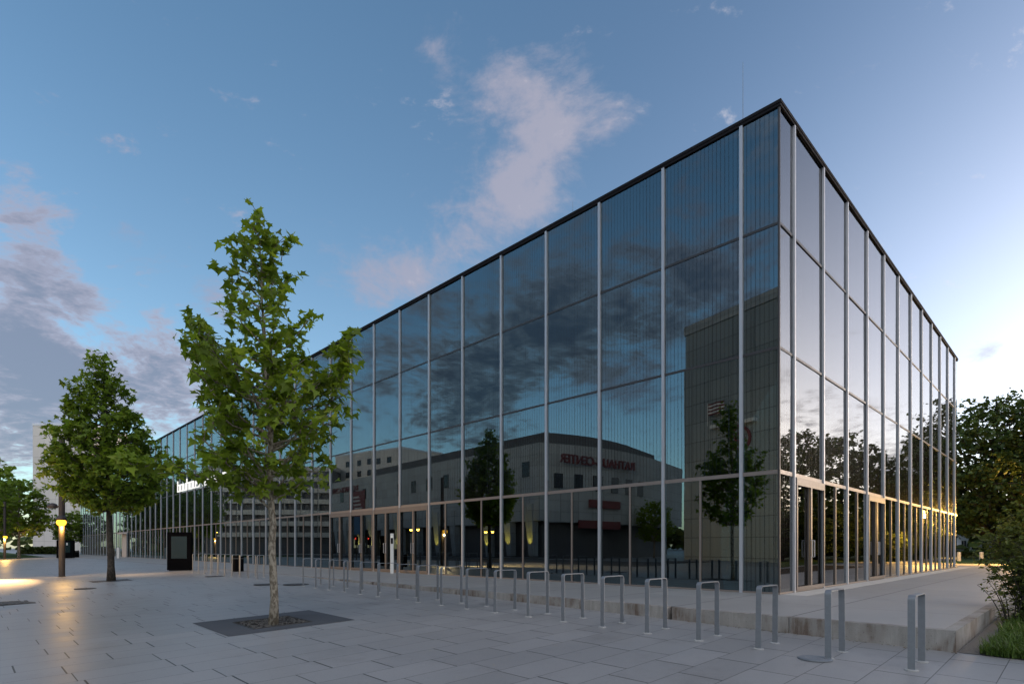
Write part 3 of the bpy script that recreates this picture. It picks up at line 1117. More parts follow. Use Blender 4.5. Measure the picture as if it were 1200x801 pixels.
def make_tree(name, label, cat, base, env, trunk_r, top, n_br, leaf, size, per_twig, seed, leafmat, barkmat, lean=(0, 0), clear=2.4, extra=(), group=None,
              depth=.9, kind='maple', rise=(.25, .6), twig=.55, start_low=.5, droop=.25, fork=0, smooth_leaf=True, step=.26, inner=.35):
    """env: rows (z, left reach, right reach); branches end on that outline, twigs and leaves follow the branches"""
    rr = random.Random(seed)
    root = thing(name, label, cat, base, 0, group)
    wood = MB()
    lv = Leaves(kind)
    npt = 16
    tr = []
    wob = [Vector((rr.uniform(-1, 1), rr.uniform(-1, 1), 0)) * trunk_r * .35 for _ in range(npt + 1)]
    for i in range(npt + 1):
        f = i / npt
        tr.append(Vector((lean[0] * f * f, lean[1] * f * f, top * f - (.15 if i == 0 else 0))) + wob[i] * (1 if 0 < i < npt else .3))
    rad = [trunk_r * (1.35 if i == 0 else 1) * max(.06, (1 - (i / npt)) ** .85) for i in range(npt + 1)]
    if fork:
        rad = [max(r_, trunk_r * .22) for r_ in rad]
    wood.tube(tr, rad, 10)
    def trunk_at(z):
        f = max(0, min(1, z / top)) * npt
        i = min(int(f), npt - 1)
        return tr[i].lerp(tr[i + 1], f - i), rad[i] + (rad[i + 1] - rad[i]) * (f - i)
    ends = []
    def leafy(path, density):
        ln = sum((path[i + 1] - path[i]).length for i in range(len(path) - 1))
        n = max(1, int(ln / step * density))
        for k_ in range(n):
            f = (inner + (1 - inner) * (k_ + rr.random()) / n) * (len(path) - 1)
            i = min(int(f), len(path) - 2)
            p_ = path[i].lerp(path[i + 1], f - i)
            d = (path[i + 1] - path[i]).normalized()
            sd = Vector((rr.uniform(-1, 1), rr.uniform(-1, 1), rr.uniform(-.35, .75))).normalized()
            tw = twig * rr.uniform(.45, 1.1)
            q = p_ + (d * .55 + sd * .8) * tw
            wood.tube([p_, p_.lerp(q, .5) + Vector((0, 0, .04 * tw)), q], [.010 * (trunk_r / .09) ** .5, .007, .004], 4, cap=False)
            m_ = max(1, int(per_twig * rr.uniform(.6, 1.4)))
            clump = rr.random() * .5
            for _ in range(m_):
                g_ = rr.uniform(.25, 1.08)
                pos = p_.lerp(q, g_) + Vector((rr.gauss(0, 1), rr.gauss(0, 1), rr.gauss(0, .8))) * (.16 * twig)
                if pos.z < clear - droop * 1.5: continue
                lv.add(pos, rr.uniform(0, 6.283), rr.uniform(-1.0, .45), rr.gauss(0, .5), size * rr.uniform(.62, 1.2), min(1, max(0, clump + rr.random() * .5)))
    ga = rr.uniform(0, 6.28)
    for i in range(n_br):
        f = (i + .5) / n_br
        z1 = env[0][0] + (env[-1][0] - env[0][0]) * f           # height of the tip
        az = ga + i * 2.39996 + rr.uniform(-.35, .35)
        l_, r_ = interp(env, z1)
        cx_ = math.cos(az)
        reach = (r_ if cx_ > 0 else l_) * abs(cx_) + depth * (l_ + r_) / 2 * (1 - abs(cx_))
        reach *= rr.uniform(.72, 1.0)
        z0 = max(clear * .98, z1 - reach * rr.uniform(*rise) - .15)
        z0 = min(z0, top * .97)
        p0, r0 = trunk_at(z0)
        ax, _ = trunk_at(min(z1, top))
        p2 = Vector((ax.x + math.cos(az) * reach, ax.y + math.sin(az) * reach, z1))
        p1 = p0.lerp(p2, .5) + Vector((math.cos(az) * reach * .15, math.sin(az) * reach * .15, -(p2.z - p0.z) * .15))
        path = bez(p0, p1, p2, 7)
        path = [q + Vector((rr.gauss(0, 1), rr.gauss(0, 1), rr.gauss(0, 1))) * (.02 * reach if 0 < j < 7 else 0) for j, q in enumerate(path)]
        rb = min(r0 * .62, .012 + .016 * reach * (trunk_r / .09) ** .5)
        wood.tube(path, [rb * (1 - .8 * j / 7) for j in range(8)], 6, cap=False)
        leafy(path, 1.0)
        for s_i in range(fork + (1 if reach > 1.2 else 0)):
            ff = rr.uniform(.35, .8) * 7
            ii = int(ff)
            pb = path[ii].lerp(path[min(ii + 1, 7)], ff - ii)
            a2 = az + rr.choice((-1, 1)) * rr.uniform(.5, 1.0)
            l2 = reach * rr.uniform(.3, .5)
            pe = pb + Vector((math.cos(a2) * l2, math.sin(a2) * l2, l2 * rr.uniform(.0, .5)))
            sub = bez(pb, pb.lerp(pe, .5) + Vector((0, 0, .08 * l2)), pe, 4)
            wood.tube(sub, [rb * .45 * (1 - .75 * j / 4) for j in range(5)], 5, cap=False)
            leafy(sub, 1.0)
    for pts, r0 in extra:
        pts = [Vector(q) for q in pts]
        path = []
        for j in range(len(pts) - 1):
            for k_ in range(4):
                path.append(pts[j].lerp(pts[j + 1], k_ / 4))
        path.append(pts[-1])
        wood.tube(path, [r0 * (1 - .8 * j / (len(path) - 1)) for j in range(len(path))], 7, cap=False)
        leafy(path, 1.7)
    # leader tip
    for k_ in range(int(per_twig * 8)):
        p_, _ = trunk_at(top * rr.uniform(.86, 1.0))
        lv.add(p_ + Vector((rr.gauss(0, .12), rr.gauss(0, .12), rr.gauss(.03, .08))) * (1 + size * 2), rr.uniform(0, 6.28), rr.uniform(-.9, .6), rr.gauss(0, .5), size * rr.uniform(.6, 1.0), rr.random())
    wood.build('trunk', barkmat, root, smooth=True)
    lv.build('crown', leafmat, root)
    return root, len(lv.f)


def gpos(u, v, dz=0.0):
    return W(u, v, gz(u, v) + dz)


env1 = [(2.45, .3, .5), (2.75, .9, .7), (3.1, 1.45, .95), (3.5, 1.5, 1.2), (4.0, 1.3, 1.3), (4.5, 1.4, 1.4), (5.0, 1.5, 1.45), (5.45, 1.5, 1.2), (5.8, .95, .72), (6.05, .42, .62),
        (6.3, .44, .50), (6.6, .46, .30), (6.85, .48, .40), (7.2, .44, .50), (7.5, .34, .38), (7.75, .18, .22)]
tree1, n1_ = make_tree('plane_tree', 'slender young plane tree with a pointed open crown in a dark slab square', 'tree', gpos(9.71, -5.52), env1, .080, 7.8, 86, None, .205, 9.0, 11,
                       M['leaf_main'], M['bark_main'], lean=(-.30, 0), clear=2.45, kind='maple', twig=.42, step=.235,
                       extra=[([(0, 0, 2.15), (-.35, -.12, 2.55), (-.95, -.6, 2.75), (-1.6, -1.1, 2.88), (-2.05, -1.45, 2.9)], .026),
                              ([(0, 0, 2.6), (-.5, .1, 3.3), (-.95, .2, 4.1), (-1.45, .2, 5.0), (-1.6, .2, 5.65)], .028),
                              ([(0, 0, 2.9), (.6, .1, 3.6), (1.1, 0, 4.3), (1.45, 0, 4.95), (1.35, 0, 5.4)], .026)],
                       group='young plane trees on the square')
env2 = [(2.75, .6, 1.0), (3.1, 1.3, 1.6), (3.7, 1.6, 1.95), (4.4, 2.05, 1.95), (5.1, 2.1, 1.7), (5.8, 1.9, 1.4), (6.4, 1.65, 1.1), (7.1, 1.35, .9), (7.8, .9, .5), (8.4, .42, .2), (8.75, .15, .12)]
make_tree('plane_tree', 'full young plane tree behind the lit lamp post', 'tree', gpos(25.84, -5.55), env2, .13, 8.95, 155, None, .235, 9.5, 23,
          M['leaf_second'], M['bark'], lean=(-.40, 0), clear=2.8, kind='maple', twig=.5, step=.27, group='young plane trees on the square')


def dome(h0, h1, r, flat=.5):
    rows = []
    for i in range(9):
        f = i / 8
        rows.append((h0 + (h1 - h0) * f, r * max(.12, math.sin(math.pi * min(1, (f * .82 + .16))) ** flat), r * max(.12, math.sin(math.pi * min(1, (f * .82 + .16))) ** flat)))
    return rows


# a generic park tree, and copies of it
def at_px(px, Y):
    return Vector(((px - 600) / F * Y, Y, 0))


def ground_at(p_):
    u, v = uv_of(p_)
    return Vector((p_.x, p_.y, gz(u, v)))


big, _ = make_tree('park_tree', 'huge dark broad tree behind the bollards at the far end of the museum', 'tree', ground_at(at_px(1168, 62)), dome(3.0, 17.6, 6.4, .55), .42, 17.4, 100, None, .38, 13.0, 31,
                   M['leaf_park'], M['bark'], clear=2.6, kind='spray', twig=1.5, step=.75, fork=2, rise=(.2, .7), droop=.6)
big['group'] = 'large park trees behind the museum'
dup(big, ground_at(at_px(1252, 56)), 2.1, 'huge dark tree cut by the picture edge, behind the leafy shrub', 1.0)
dup(big, ground_at(at_px(1190, 84)), 4.0, 'dark tree deeper in the park, seen between the two huge ones', (.9, .9, .95))
dup(big, ground_at(at_px(1330, 70)), 1.0, 'dark park tree standing outside the view behind the shrub', 1.0)

mid, _ = make_tree('street_tree', 'pale stemmed round tree beside the far lamp post at the edge of the lawn', 'tree', ground_at(at_px(22, 66)), dome(3.0, 9.2, 3.1, .6), .15, 9.0, 52, None, .34, 9.5, 41,
                   M['leaf_second'], M['bark_main'], clear=2.6, kind='spray', twig=.9, step=.5, fork=1)
mid['group'] = 'trees beyond the square'
dup(mid, ground_at(at_px(-14, 84)), 1.3, 'taller tree at the left edge, behind the round pale stemmed one', (1.25, 1.25, 1.45))
dk = dup(mid, ground_at(at_px(84, 92)), 2.6, 'dark spreading tree between the tower block and the museum end', (.85, .85, .74))
dup(mid, ground_at(at_px(112, 118)), 3.9, 'dark tree in front of the pale building behind the second plane tree', (1.3, 1.3, 1.1))
# trees across the street, seen as reflections in the long facade
for i, (px, Y, s_, rz, lab) in enumerate(((172, 105, 1.2, .4, 'tree across the street, farthest along its row'), (196, 100, 1.35, 1.9, 'broad tree across the street, second from the far end'),
                                          (226, 92, 1.5, 3.1, 'tall tree across the street beside the balcony block'), (766, 84, .9, 5.0, 'small tree across the street beside the tall grey block'))):
    vp = at_px(px, Y)
    dup(mid, mirror_left(vp.x, vp.y) + Vector((0, 0, -.3)), rz, lab, s_)
# umbrella-like park trees to the right, seen as reflections in the short facade
umb, _ = make_tree('pine_tree', 'layered pine in the park, nearest the museum corner', 'tree', (0, 0, 0), [(7.0, 3.4, 3.2), (8.2, 5.0, 5.2), (9.6, 3.2, 3.4), (10.8, 5.2, 5.0), (12.0, 3.0, 3.0), (13.2, 4.6, 4.8), (14.6, 3.0, 3.0), (15.6, 1.6, 1.6)],
                   .3, 15.2, 42, None, .42, 8.5, 57, M['leaf_park'], M['bark'], clear=5.0, kind='spray', twig=1.1, step=.62, fork=2, rise=(-.05, .25))
umb['group'] = 'layered park pines beside the museum'
for i, (px, Y, s_, rz, lab) in enumerate(((938, 62, .88, 0, 'layered park pine, first from the near end of its row'), (985, 66, .9, 2.2, 'layered park pine, second from the near end of its row'),
                                          (1020, 70, .82, 3.7, 'layered park pine, third from the near end of its row'), (1048, 78, .74, 5.2, 'smallest layered park pine, last of its row'))):
    vp = at_px(px, Y)
    loc = mirror_right(vp.x, vp.y)
    if i == 0:
        umb.location = loc; umb.scale = (s_,) * 3; umb['label'] = lab
    else:
        dup(umb, loc, rz, lab, s_)
for i, (px, Y, s_) in enumerate(((915, 48, .75), (955, 52, .8), (992, 56, .8), (1028, 64, .8))):
    vp = at_px(px, Y)
    dup(big, mirror_right(vp.x, vp.y) + Vector((0, 0, -.5)), 1.7 * i, 'low dark park tree under the pines, %s from the near end' % ORD[i], (s_ * .8, s_ * .8, s_ * .42), 'low park trees under the pines')

# ------------------------------------------------------------------ shrubs and ground cover on the right
def make_shrub(name, label, base, h, r, n_stem, size, seed, mat, per=5, group=None):
    rr = random.Random(seed)
    root = thing(name, label, 'shrub', base, 0, group)
    wood = MB(); lv = Leaves('oval')
    for i in range(n_stem):
        a = i * 2.4 + rr.uniform(-.3, .3)
        rad_ = r * math.sqrt((i + .5) / n_stem)
        hh = h * rr.uniform(.72, 1.0) * (1 - .35 * (rad_ / r) ** 2)
        p0 = Vector((math.cos(a) * rad_ * .2, math.sin(a) * rad_ * .2, -.05))
        p2 = Vector((math.cos(a) * rad_, math.sin(a) * rad_, hh))
        path = bez(p0, Vector((math.cos(a) * rad_ * .45, math.sin(a) * rad_ * .45, hh * .7)), p2, 6)
        wood.tube(path, [.012 * (1 - .75 * j / 6) for j in range(7)], 5, cap=False)
        for k_ in range(int(hh * 14)):
            f = rr.uniform(.06, 1) * 6
            ii = min(int(f), 5)
            pb = path[ii].lerp(path[ii + 1], f - ii)
            pe = pb + Vector((rr.uniform(-1, 1), rr.uniform(-1, 1), rr.uniform(-.4, .8))).normalized() * rr.uniform(.08, .30)
            wood.tube([pb, pe], [.004, .002], 3, cap=False)
            tn = rr.random() * .5 + (.25 if pb.z > h * .7 else 0)
            for _ in range(per):
                q = pb.lerp(pe, rr.uniform(.2, 1.1))
                lv.add(q, rr.uniform(0, 6.28), rr.uniform(-.7, .6), rr.gauss(0, .5), size * rr.uniform(.6, 1.25), min(1, tn + rr.random() * .4))
    wood.build('stem', M['bark'], root, smooth=True)
    lv.build('foliage', mat, root)
    return root


sh = make_shrub('leafy_shrub', 'leafy yellow green shrub overhanging the end of the kerb', gpos(-.66, 4.3), 2.4, 1.02, 44, .085, 5, M['leaf_shrub'], 9)
sprig = make_shrub('leafy_shrub', 'low straggling shrub with loose sprigs leaning over the kerb', gpos(-.30, 4.0), 1.1, .62, 7, .075, 8, M['leaf_shrub'], 3)
make_shrub('leafy_shrub', 'dark shrub at the picture edge behind the ground cover', gpos(-1.35, 2.6), 1.25, .6, 14, .08, 15, M['leaf_shrub'], 5)
hedge = make_shrub('hedge_shrub', 'tall bushy shrub lit yellow by the park lamp, first of its row', (0, 0, 0), 2.6, 1.5, 34, .16, 77, M['leaf_shrub'], 6, 'shrubs along the path beside the museum')
spots = [(1030, 42), (1046, 46), (1060, 50), (1074, 54), (1087, 59), (1099, 66), (1110, 74)]
for i, (px, Y) in enumerate(spots):
    vp = at_px(px, Y)
    loc = ground_at(mirror_right(vp.x, vp.y))
    if i == 0:
        hedge.location = loc
    else:
        dup(hedge, loc, i * 1.3, 'tall bushy shrub lit yellow by the park lamp, %s of its row' % ORD[i], (1, 1, 1 + .06 * (i % 3)))

# planting bed
tag(sheet('planting_bed', ((-3.0, .02), (-.25, 30)), M['soil'], .012, (2, 8)), kind='structure')
tag(sheet('path', ((-.24, .02), (-.02, 30)), simple('gravel_strip', (0.17, 0.16, 0.15), 0.9, 0, 0.4, 25, 0.2, .8), .008, (1, 8)), kind='structure')
rr = random.Random(12)
gv = Leaves('oval')
gv.P = [(-.5, 0), (.5, 0), (.42, .4), (.25, .75), (0, 1), (-.25, .75), (-.42, .4)]
gv.T = [(0, 1, 2, 6), (6, 2, 3, 5), (5, 3, 4)]
def blade(pos, yaw, lean, ln, w, tint):
    b = len(gv.v)
    d = Vector((math.cos(yaw), math.sin(yaw), 0)); sd = Vector((-d.y, d.x, 0))
    pts = [(0, 1), (.4, .9), (.75, .6), (1.0, .05)]
    for f, ww in pts:
        c = pos + d * (lean * f * f * ln) + Vector((0, 0, ln * (f - .35 * lean * f * f)))
        gv.v.append(tuple(c - sd * w * ww)); gv.v.append(tuple(c + sd * w * ww))
    for i in range(3):
        gv.f.append((b + 2 * i, b + 2 * i + 1, b + 2 * i + 3, b + 2 * i + 2))
    gv.tint.extend([tint] * 8)
for _ in range(900):
    u, v = -.30 - rr.random() ** 1.2 * 2.0, .06 + rr.random() ** 1.5 * 6
    c = W(u, v, gz(u, v) + .01)
    tn = rr.random() * .6
    hh = rr.uniform(.10, .26)
    for _ in range(rr.randint(10, 22)):
        blade(c + Vector((rr.gauss(0, .04), rr.gauss(0, .04), 0)), rr.uniform(0, 6.28), rr.uniform(.2, 1.1), hh * rr.uniform(.6, 1.2), rr.uniform(.003, .007), min(1, tn + rr.random() * .4))
o = gv.build('ground_cover', M['blade'], None)
tag(o, 'grassy ground cover filling the planting bed at the platform corner', 'ground cover', kind='stuff')
# fallen leaves along the foot of the kerb
fl = Leaves('oval')
for _ in range(90):
    u, v = rr.uniform(0, 4) ** 1.0, -rr.random() ** 2 * .12 - .01
    fl.add(W(u, v, gz(u, v) + .008), rr.uniform(0, 6.28), rr.uniform(-.1, .1), rr.gauss(0, .2), rr.uniform(.02, .05), rr.random())
o = fl.build('fallen_leaves', mat_leaf('dry_leaf', (0.13, 0.09, 0.05), .4, .1, (0.2, 0.16, 0.1)), None)
tag(o, 'dry leaves and crumbs gathered along the foot of the kerb', 'leaves', kind='stuff')

# ------------------------------------------------------------------ lamp posts
def lamp_post(label, loc, rz, group=None):
    root = thing('lamp_post', label, 'lamp post', loc, rz, group)
    a = MB(); a.lathe([(.15, -.05), (.15, .02), (.122, .025), (.122, 6.4), (.10, 6.45)], 24)
    a.build('pole', M['pole'], root, smooth=False)
    # local -y faces the camera
    for nm, x, y, z, lit in (('lamp_head', .19, -.22, 2.62, True), ('lamp_head', -.42, -.05, 3.20, False)):
        h_ = MB()
        ang = math.atan2(y, x)
        c, s = math.cos(ang), math.sin(ang)
        h_.tube([(c * .13, s * .13, z + .05), (c * .22, s * .22, z + .06), (x, y, z + .07)], .025, 8)
        h_.lathe([(.05, z + .20), (.15, z + .16), (.20, z + .06), (.205, z + .0), (.19, z - .02)][::-1], 20, x, y)
        hd = h_.build(nm, M['pole'], root, smooth=True)
        b = MB()
        if lit:
            b.lathe([(.02, z - .30), (.10, z - .28), (.165, z - .21), (.19, z - .13), (.175, z - .05), (.14, z - .021)], 20, x, y)
        else:
            b.lathe([(.10, z - .05), (.15, z - .021)], 16, x, y)
        b.build('lamp', M['lit'] if lit else M['window_glass'], hd)
    return root


lp = ground_at(at_px(72.5, 26.1))
lamp_a = lamp_post('brown lamp post with a lit head, in front of the second tree', lp, R(-6), 'brown lamp posts on the square')
lb = ground_at(at_px(5.5, 63))
dup(lamp_a, lb, R(10), 'far lit lamp post at the left edge beside the lawn')


def point(name, loc, energy, col, r=.1):
    l = bpy.data.lights.new(name, 'POINT'); l.energy = energy; l.color = col; l.shadow_soft_size = r
    o = link(name, l); o.location = loc
    return o


def spot(name, loc, tgt, energy, col, ang=60, blend=.5, r=.05):
    l = bpy.data.lights.new(name, 'SPOT'); l.energy = energy; l.color = col; l.spot_size = R(ang); l.spot_blend = blend; l.shadow_soft_size = r
    o = link(name, l); o.location = loc
    o.rotation_euler = (Vector(tgt) - Vector(loc)).to_track_quat('-Z', 'Y').to_euler()
    return o


WARM = (1.0, 0.56, 0.14)
point('lamp_light', lp + Vector((.17, -.24, 2.26)), 40, WARM, .06)
point('lamp_light', lb + Vector((.17, -.24, 2.26)), 140, WARM, .06)
# the second head throws a flat beam across the paving
spot('lamp_beam', lp + Vector((-.42, -.1, 3.1)), W(29, -14), 7000, (1.0, .58, .22), 108, .9)
spot('lamp_beam', lp + Vector((.19, -.22, 2.24)), W(27, .0), 300, (1.0, .62, .28), 76, .9)

# ------------------------------------------------------------------ info pillars, bins, posts
def info_pillar(label, loc, rz):
    root = thing('info_pillar', label, 'info pillar', loc, rz, 'black info pillars on the square')
    a = MB(); a.cham(-.57, -.14, .03, .57, .14, 2.0, .012); a.build('housing', M['black'], root)
    a = MB(); a.box(-.50, -.10, 0, .50, .10, .03); a.build('plinth', M['iron'], root)
    a = MB(); a.box(-.37, -.146, .63, .37, -.141, 1.78); a.build('screen', M['screen'], root)
    a = MB()
    a.box(-.40, -.150, .60, .40, -.1415, .629); a.box(-.40, -.150, 1.781, .40, -.1415, 1.81)
    a.box(-.40, -.150, .6295, -.371, -.1415, 1.7805); a.box(.371, -.150, .6295, .40, -.1415, 1.7805)
    a.build('screen_frame', M['black'], root)
    return root


ip = info_pillar('black info pillar with a dark teal screen, in front of the museum', ground_at(at_px(211, 29.4)), R(12))
ip2 = dup(ip, ground_at(at_px(77, 63)), R(8), 'far black info pillar beside the lawn, seen past the lamp post', (1.5, 1.2, 1.0))
a = MB(); a.box(.10, -.149, 1.45, .20, -.1466, 1.72); a.build('notice', M['white'], ip2)


def bin_(label, loc, s=1.0):
    root = thing('litter_bin', label, 'litter bin', loc, ROT_V, 'dark litter bins on the square')
    a = MB(); a.lathe([(.24, 0), (.25, .02), (.25, .72), (.235, .74), (.235, .70), (.20, .55)], 20); a.build('bin_body', M['black'], root, smooth=False)
    a = MB(); a.lathe([(.262, .60), (.262, .66), (.252, .66), (.252, .60)], 20, cap=False); a.build('rim', M['iron'], root)
    a = MB(); a.box(-.03, .235, 0, .03, .29, .80); a.build('post', M['pole'], root)
    return root


bn = bin_('dark round litter bin standing among the far bicycle stands', ground_at(at_px(279, 27.4)))
dup(bn, ground_at(at_px(89.5, 66)), 0, 'small far litter bin beside the far black info pillar', 1.05)
# pale access post in front of the doors
ap = thing('access_post', 'slim white access post standing before the museum doors', 'post', at_px(459.5, 25.3))
a = MB(); a.cham(-.075, -.05, 0, .075, .05, 1.78, .01); a.build('post_body', M['white'], ap)
a = MB(); a.box(-.05, -.054, 1.32, .05, -.051, 1.58); a.build('panel', M['black'], ap)
a = MB(); a.box(-.012, -.054, 1.62, .012, -.051, 1.65); a.build('indicator_lamp', emis('indicator', (1, .9, .7), .5), ap)
ap2 = thing('white_post', 'short white post beside the pale portal far along the museum', 'post', W(*uv_of(at_px(139, 60.5))))
a = MB(); a.cham(-.13, -.13, 0, .13, .13, 1.1, .02); a.build('post_body', M['white'], ap2)
a = MB(); a.cham(-.10, -.10, 1.1, .10, .10, 1.16, .02); a.build('post_cap', M['alu'], ap2)
# bollards beyond the short facade
a = MB(); a.lathe([(.15, -.02), (.15, .70), (.14, .74), (.05, .76)], 18)
bol_me = a.mesh('bollard_shaft', simple('pale_concrete', (0.46, 0.43, 0.39), .8)); 
bol = None
for px, Y, lab in ((1123.5, 48.8, 'pale concrete bollard close to the museum end'), (1150, 49.3, 'pale concrete bollard standing free on the path')):
    loc = at_px(px, Y)
    if bol is None:
        bol = thing('bollard', lab, 'bollard', loc, 0, 'pale bollards closing the path')
        link('bollard_shaft', bol_me, bol)
        c = MB(); c.lathe([(.152, .60), (.156, .605), (.156, .655), (.152, .66)], 18, cap=False); c.build('band', M['alu'], bol)
    else:
        dup(bol, loc, 0, lab)

# ------------------------------------------------------------------ buildings
def building(name, label, a, b, depth_, h, wallmat, cat='building'):
    """front wall from a to b (world points, seen from outside with a on the left); local x along the front, y inwards"""
    a, b = Vector(a), Vector(b)
    d = (b - a); L = d.length; d.normalize()
    root = thing(name, label, cat, (a.x, a.y, 0), math.atan2(d.y, d.x))
    w = MB(); w.box(0, 0, -1.2, L, depth_, h)
    return root, L, w


def window(root, x0, x1, z0, z1, y=-.03, mat=None, frame=True):
    f = MB()
    f.box(x0, y, z0, x1, .0 - .002, z1)
    fr = f.build('window', M['dark_wall'] if mat is None else mat, root)
    p_ = MB(); p_.box(x0 + .06, y - .01, z0 + .06, x1 - .06, y - .002, z1 - .06)
    p_.build('pane', M['window_glass'], fr)


# pale tower block beyond the lawn
ta, tb = at_px(33.5, 150), at_px(39.5, 158)
Yt = 150
A_, B_ = at_px(38.5, 150), at_px(108, 150)
root = thing('tower_block', 'tall pale tower block with a windowless panel end wall', 'building', (A_.x, A_.y, 0), 0)
TW = (B_ - A_).length
w = MB(); w.box(0, 0, -1, TW, 15, 33.6); w.build('wall', M['panel_white'], root)
w = MB(); w.box(-.1, -.1, 33.6, TW + .1, 15.1, 34.1); w.build('roof', M['render'], root)
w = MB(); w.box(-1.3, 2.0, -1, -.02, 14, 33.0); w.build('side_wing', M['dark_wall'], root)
for i in range(12):
    wz = 1.5 + i * 2.65
    f_ = MB(); f_.box(-1.34, 1.94, wz, -.3, 1.99, wz + 1.5)
    fr = f_.build('window', M['render'], root)
    f_ = MB(); f_.box(-1.2, 1.90, wz + .15, -.45, 1.935, wz + 1.35); f_.build('pane', M['window_glass'], fr)
for i in range(12):
    wz = 1.2 + i * 2.75
    f_ = MB(); f_.box(TW - .9, -1.2, wz, TW + 1.4, -.01, wz + 1.0); f_.build('balcony', M['balcony'], root)
# lower pale building behind the second tree
A_, B_ = at_px(120, 175), at_px(200, 175)
root = thing('slab_block', 'pale long apartment block behind the second plane tree', 'building', (A_.x, A_.y, 0), 0)
L_ = (B_ - A_).length
w = MB(); w.box(0, 0, -1, L_, 12, 13.2); w.build('wall', M['panel_white'], root)
w = MB(); w.box(-.2, -.2, 13.2, L_ + .2, 12.2, 13.7); w.build('roof', M['render'], root)
for i in range(4):
    for k_ in range(6):
        x0 = 1 + k_ * (L_ - 2) / 6
        window(root, x0, x0 + 1.8, 1.6 + i * 2.9, 3.1 + i * 2.9, -.05, M['render'])
# low walls and hedges before the tower
hd = Leaves('spray')
rr = random.Random(4)
def hedge_box(p0, p1, depth_, h, label, n, size=.35):
    lv = Leaves('spray')
    p0, p1 = Vector(p0), Vector(p1)
    d = (p1 - p0).normalized(); s = Vector((-d.y, d.x, 0)); L = (p1 - p0).length
    root = thing('hedge', label, 'hedge', p0)
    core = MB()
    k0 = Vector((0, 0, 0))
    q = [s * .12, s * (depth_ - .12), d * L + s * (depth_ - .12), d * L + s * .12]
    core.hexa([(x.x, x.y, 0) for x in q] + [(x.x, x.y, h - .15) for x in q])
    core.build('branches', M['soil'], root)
    for _ in range(n):
        f = rr.random()
        face = rr.random()
        y = rr.uniform(-.05, .12) if face < .5 else rr.uniform(0, depth_)
        z = rr.uniform(0, h) if face < .5 else h + rr.uniform(-.15, .08)
        lv.add(d * (L * f) + s * y + Vector((0, 0, z)), rr.uniform(0, 6.28), rr.uniform(-.8, .8), rr.gauss(0, .6), size * rr.uniform(.6, 1.2), rr.random())
    lv.build('foliage', M['leaf_park'], root)
    return root
hedge_box(at_px(20, 100), at_px(66, 95), 2.2, 1.1, 'low clipped hedge in front of the tower block', 1800)
hedge_box(at_px(1112, 68), at_px(1215, 68), 1.6, .6, 'low hedge along the path behind the bollards', 1500)
# pale houses beyond the park trees
A_, B_ = at_px(1085, 112), at_px(1172, 112)
root = thing('town_house', 'pale blue grey house glimpsed under the park trees', 'house', (A_.x, A_.y, 0), 0)
L_ = (B_ - A_).length
w = MB(); w.box(0, 0, -1, L_, 9, 7.5); w.build('wall', M['render'], root)
w = MB(); w.v += [(-.4, -.5, 7.5), (L_ + .4, -.5, 7.5), (L_ + .4, 9.5, 7.5), (-.4, 9.5, 7.5), (-.4, 4.5, 11), (L_ + .4, 4.5, 11)]
for q in ((0, 1, 5, 4), (2, 3, 4, 5), (1, 2, 5), (3, 0, 4), (3, 2, 1, 0)): w.face(*q)
w.build('roof', M['red_roof'], root)
for i in range(2):
    for k_ in range(7):
        x0 = .8 + k_ * 2.05
        f_ = MB(); f_.box(x0, -.05, .7 + i * 3.2, x0 + 1.1, -.002, 2.6 + i * 3.2); fr = f_.build('window', M['white'], root)
        f_ = MB(); f_.box(x0 + .1, -.08, .8 + i * 3.2, x0 + .5, -.052, 2.5 + i * 3.2); f_.box(x0 + .6, -.08, .8 + i * 3.2, x0 + 1.0, -.052, 2.5 + i * 3.2); f_.build('pane', M['window_glass'], fr)
# red roofed house, reflected low in the short facade
v0, v1 = at_px(1082, 96), at_px(1135, 116)
r0_, r1_ = mirror_right(v0.x, v0.y), mirror_right(v1.x, v1.y)
dd = (r1_ - r0_)
root = thing('town_house', 'red roofed brick house across the park, reflected in the short facade', 'house', (r1_.x, r1_.y, 0), math.atan2(-dd.y, -dd.x))
L_ = dd.length + 12
w = MB(); w.box(0, -9, -1, L_, 0, 9.0); w.build('wall', simple('brown_brick', (0.17, 0.12, 0.09), .9, 0, .2, 2), root)
w = MB(); w.v += [(-.4, .5, 9.0), (L_ + .4, .5, 9.0), (L_ + .4, -9.5, 9.0), (-.4, -9.5, 9.0), (-.4, -4.5, 12.2), (L_ + .4, -4.5, 12.2)]
for q in ((4, 5, 1, 0), (5, 4, 3, 2), (5, 2, 1), (4, 0, 3), (0, 1, 2, 3)): w.face(*q)
w.build('roof', M['red_roof'], root)
for i in range(3):
    for k_ in range(8):
        x0 = 1 + k_ * 3.2
        if x0 + 1.4 > L_: continue
        f_ = MB(); f_.box(x0, .002, 1 + i * 2.8, x0 + 1.2, .05, 2.6 + i * 2.8); fr = f_.build('window', M['white'], root)
        f_ = MB(); f_.box(x0 + .08, .052, 1.08 + i * 2.8, x0 + 1.12, .07, 2.52 + i * 2.8); f_.build('pane', M['window_glass'], fr)

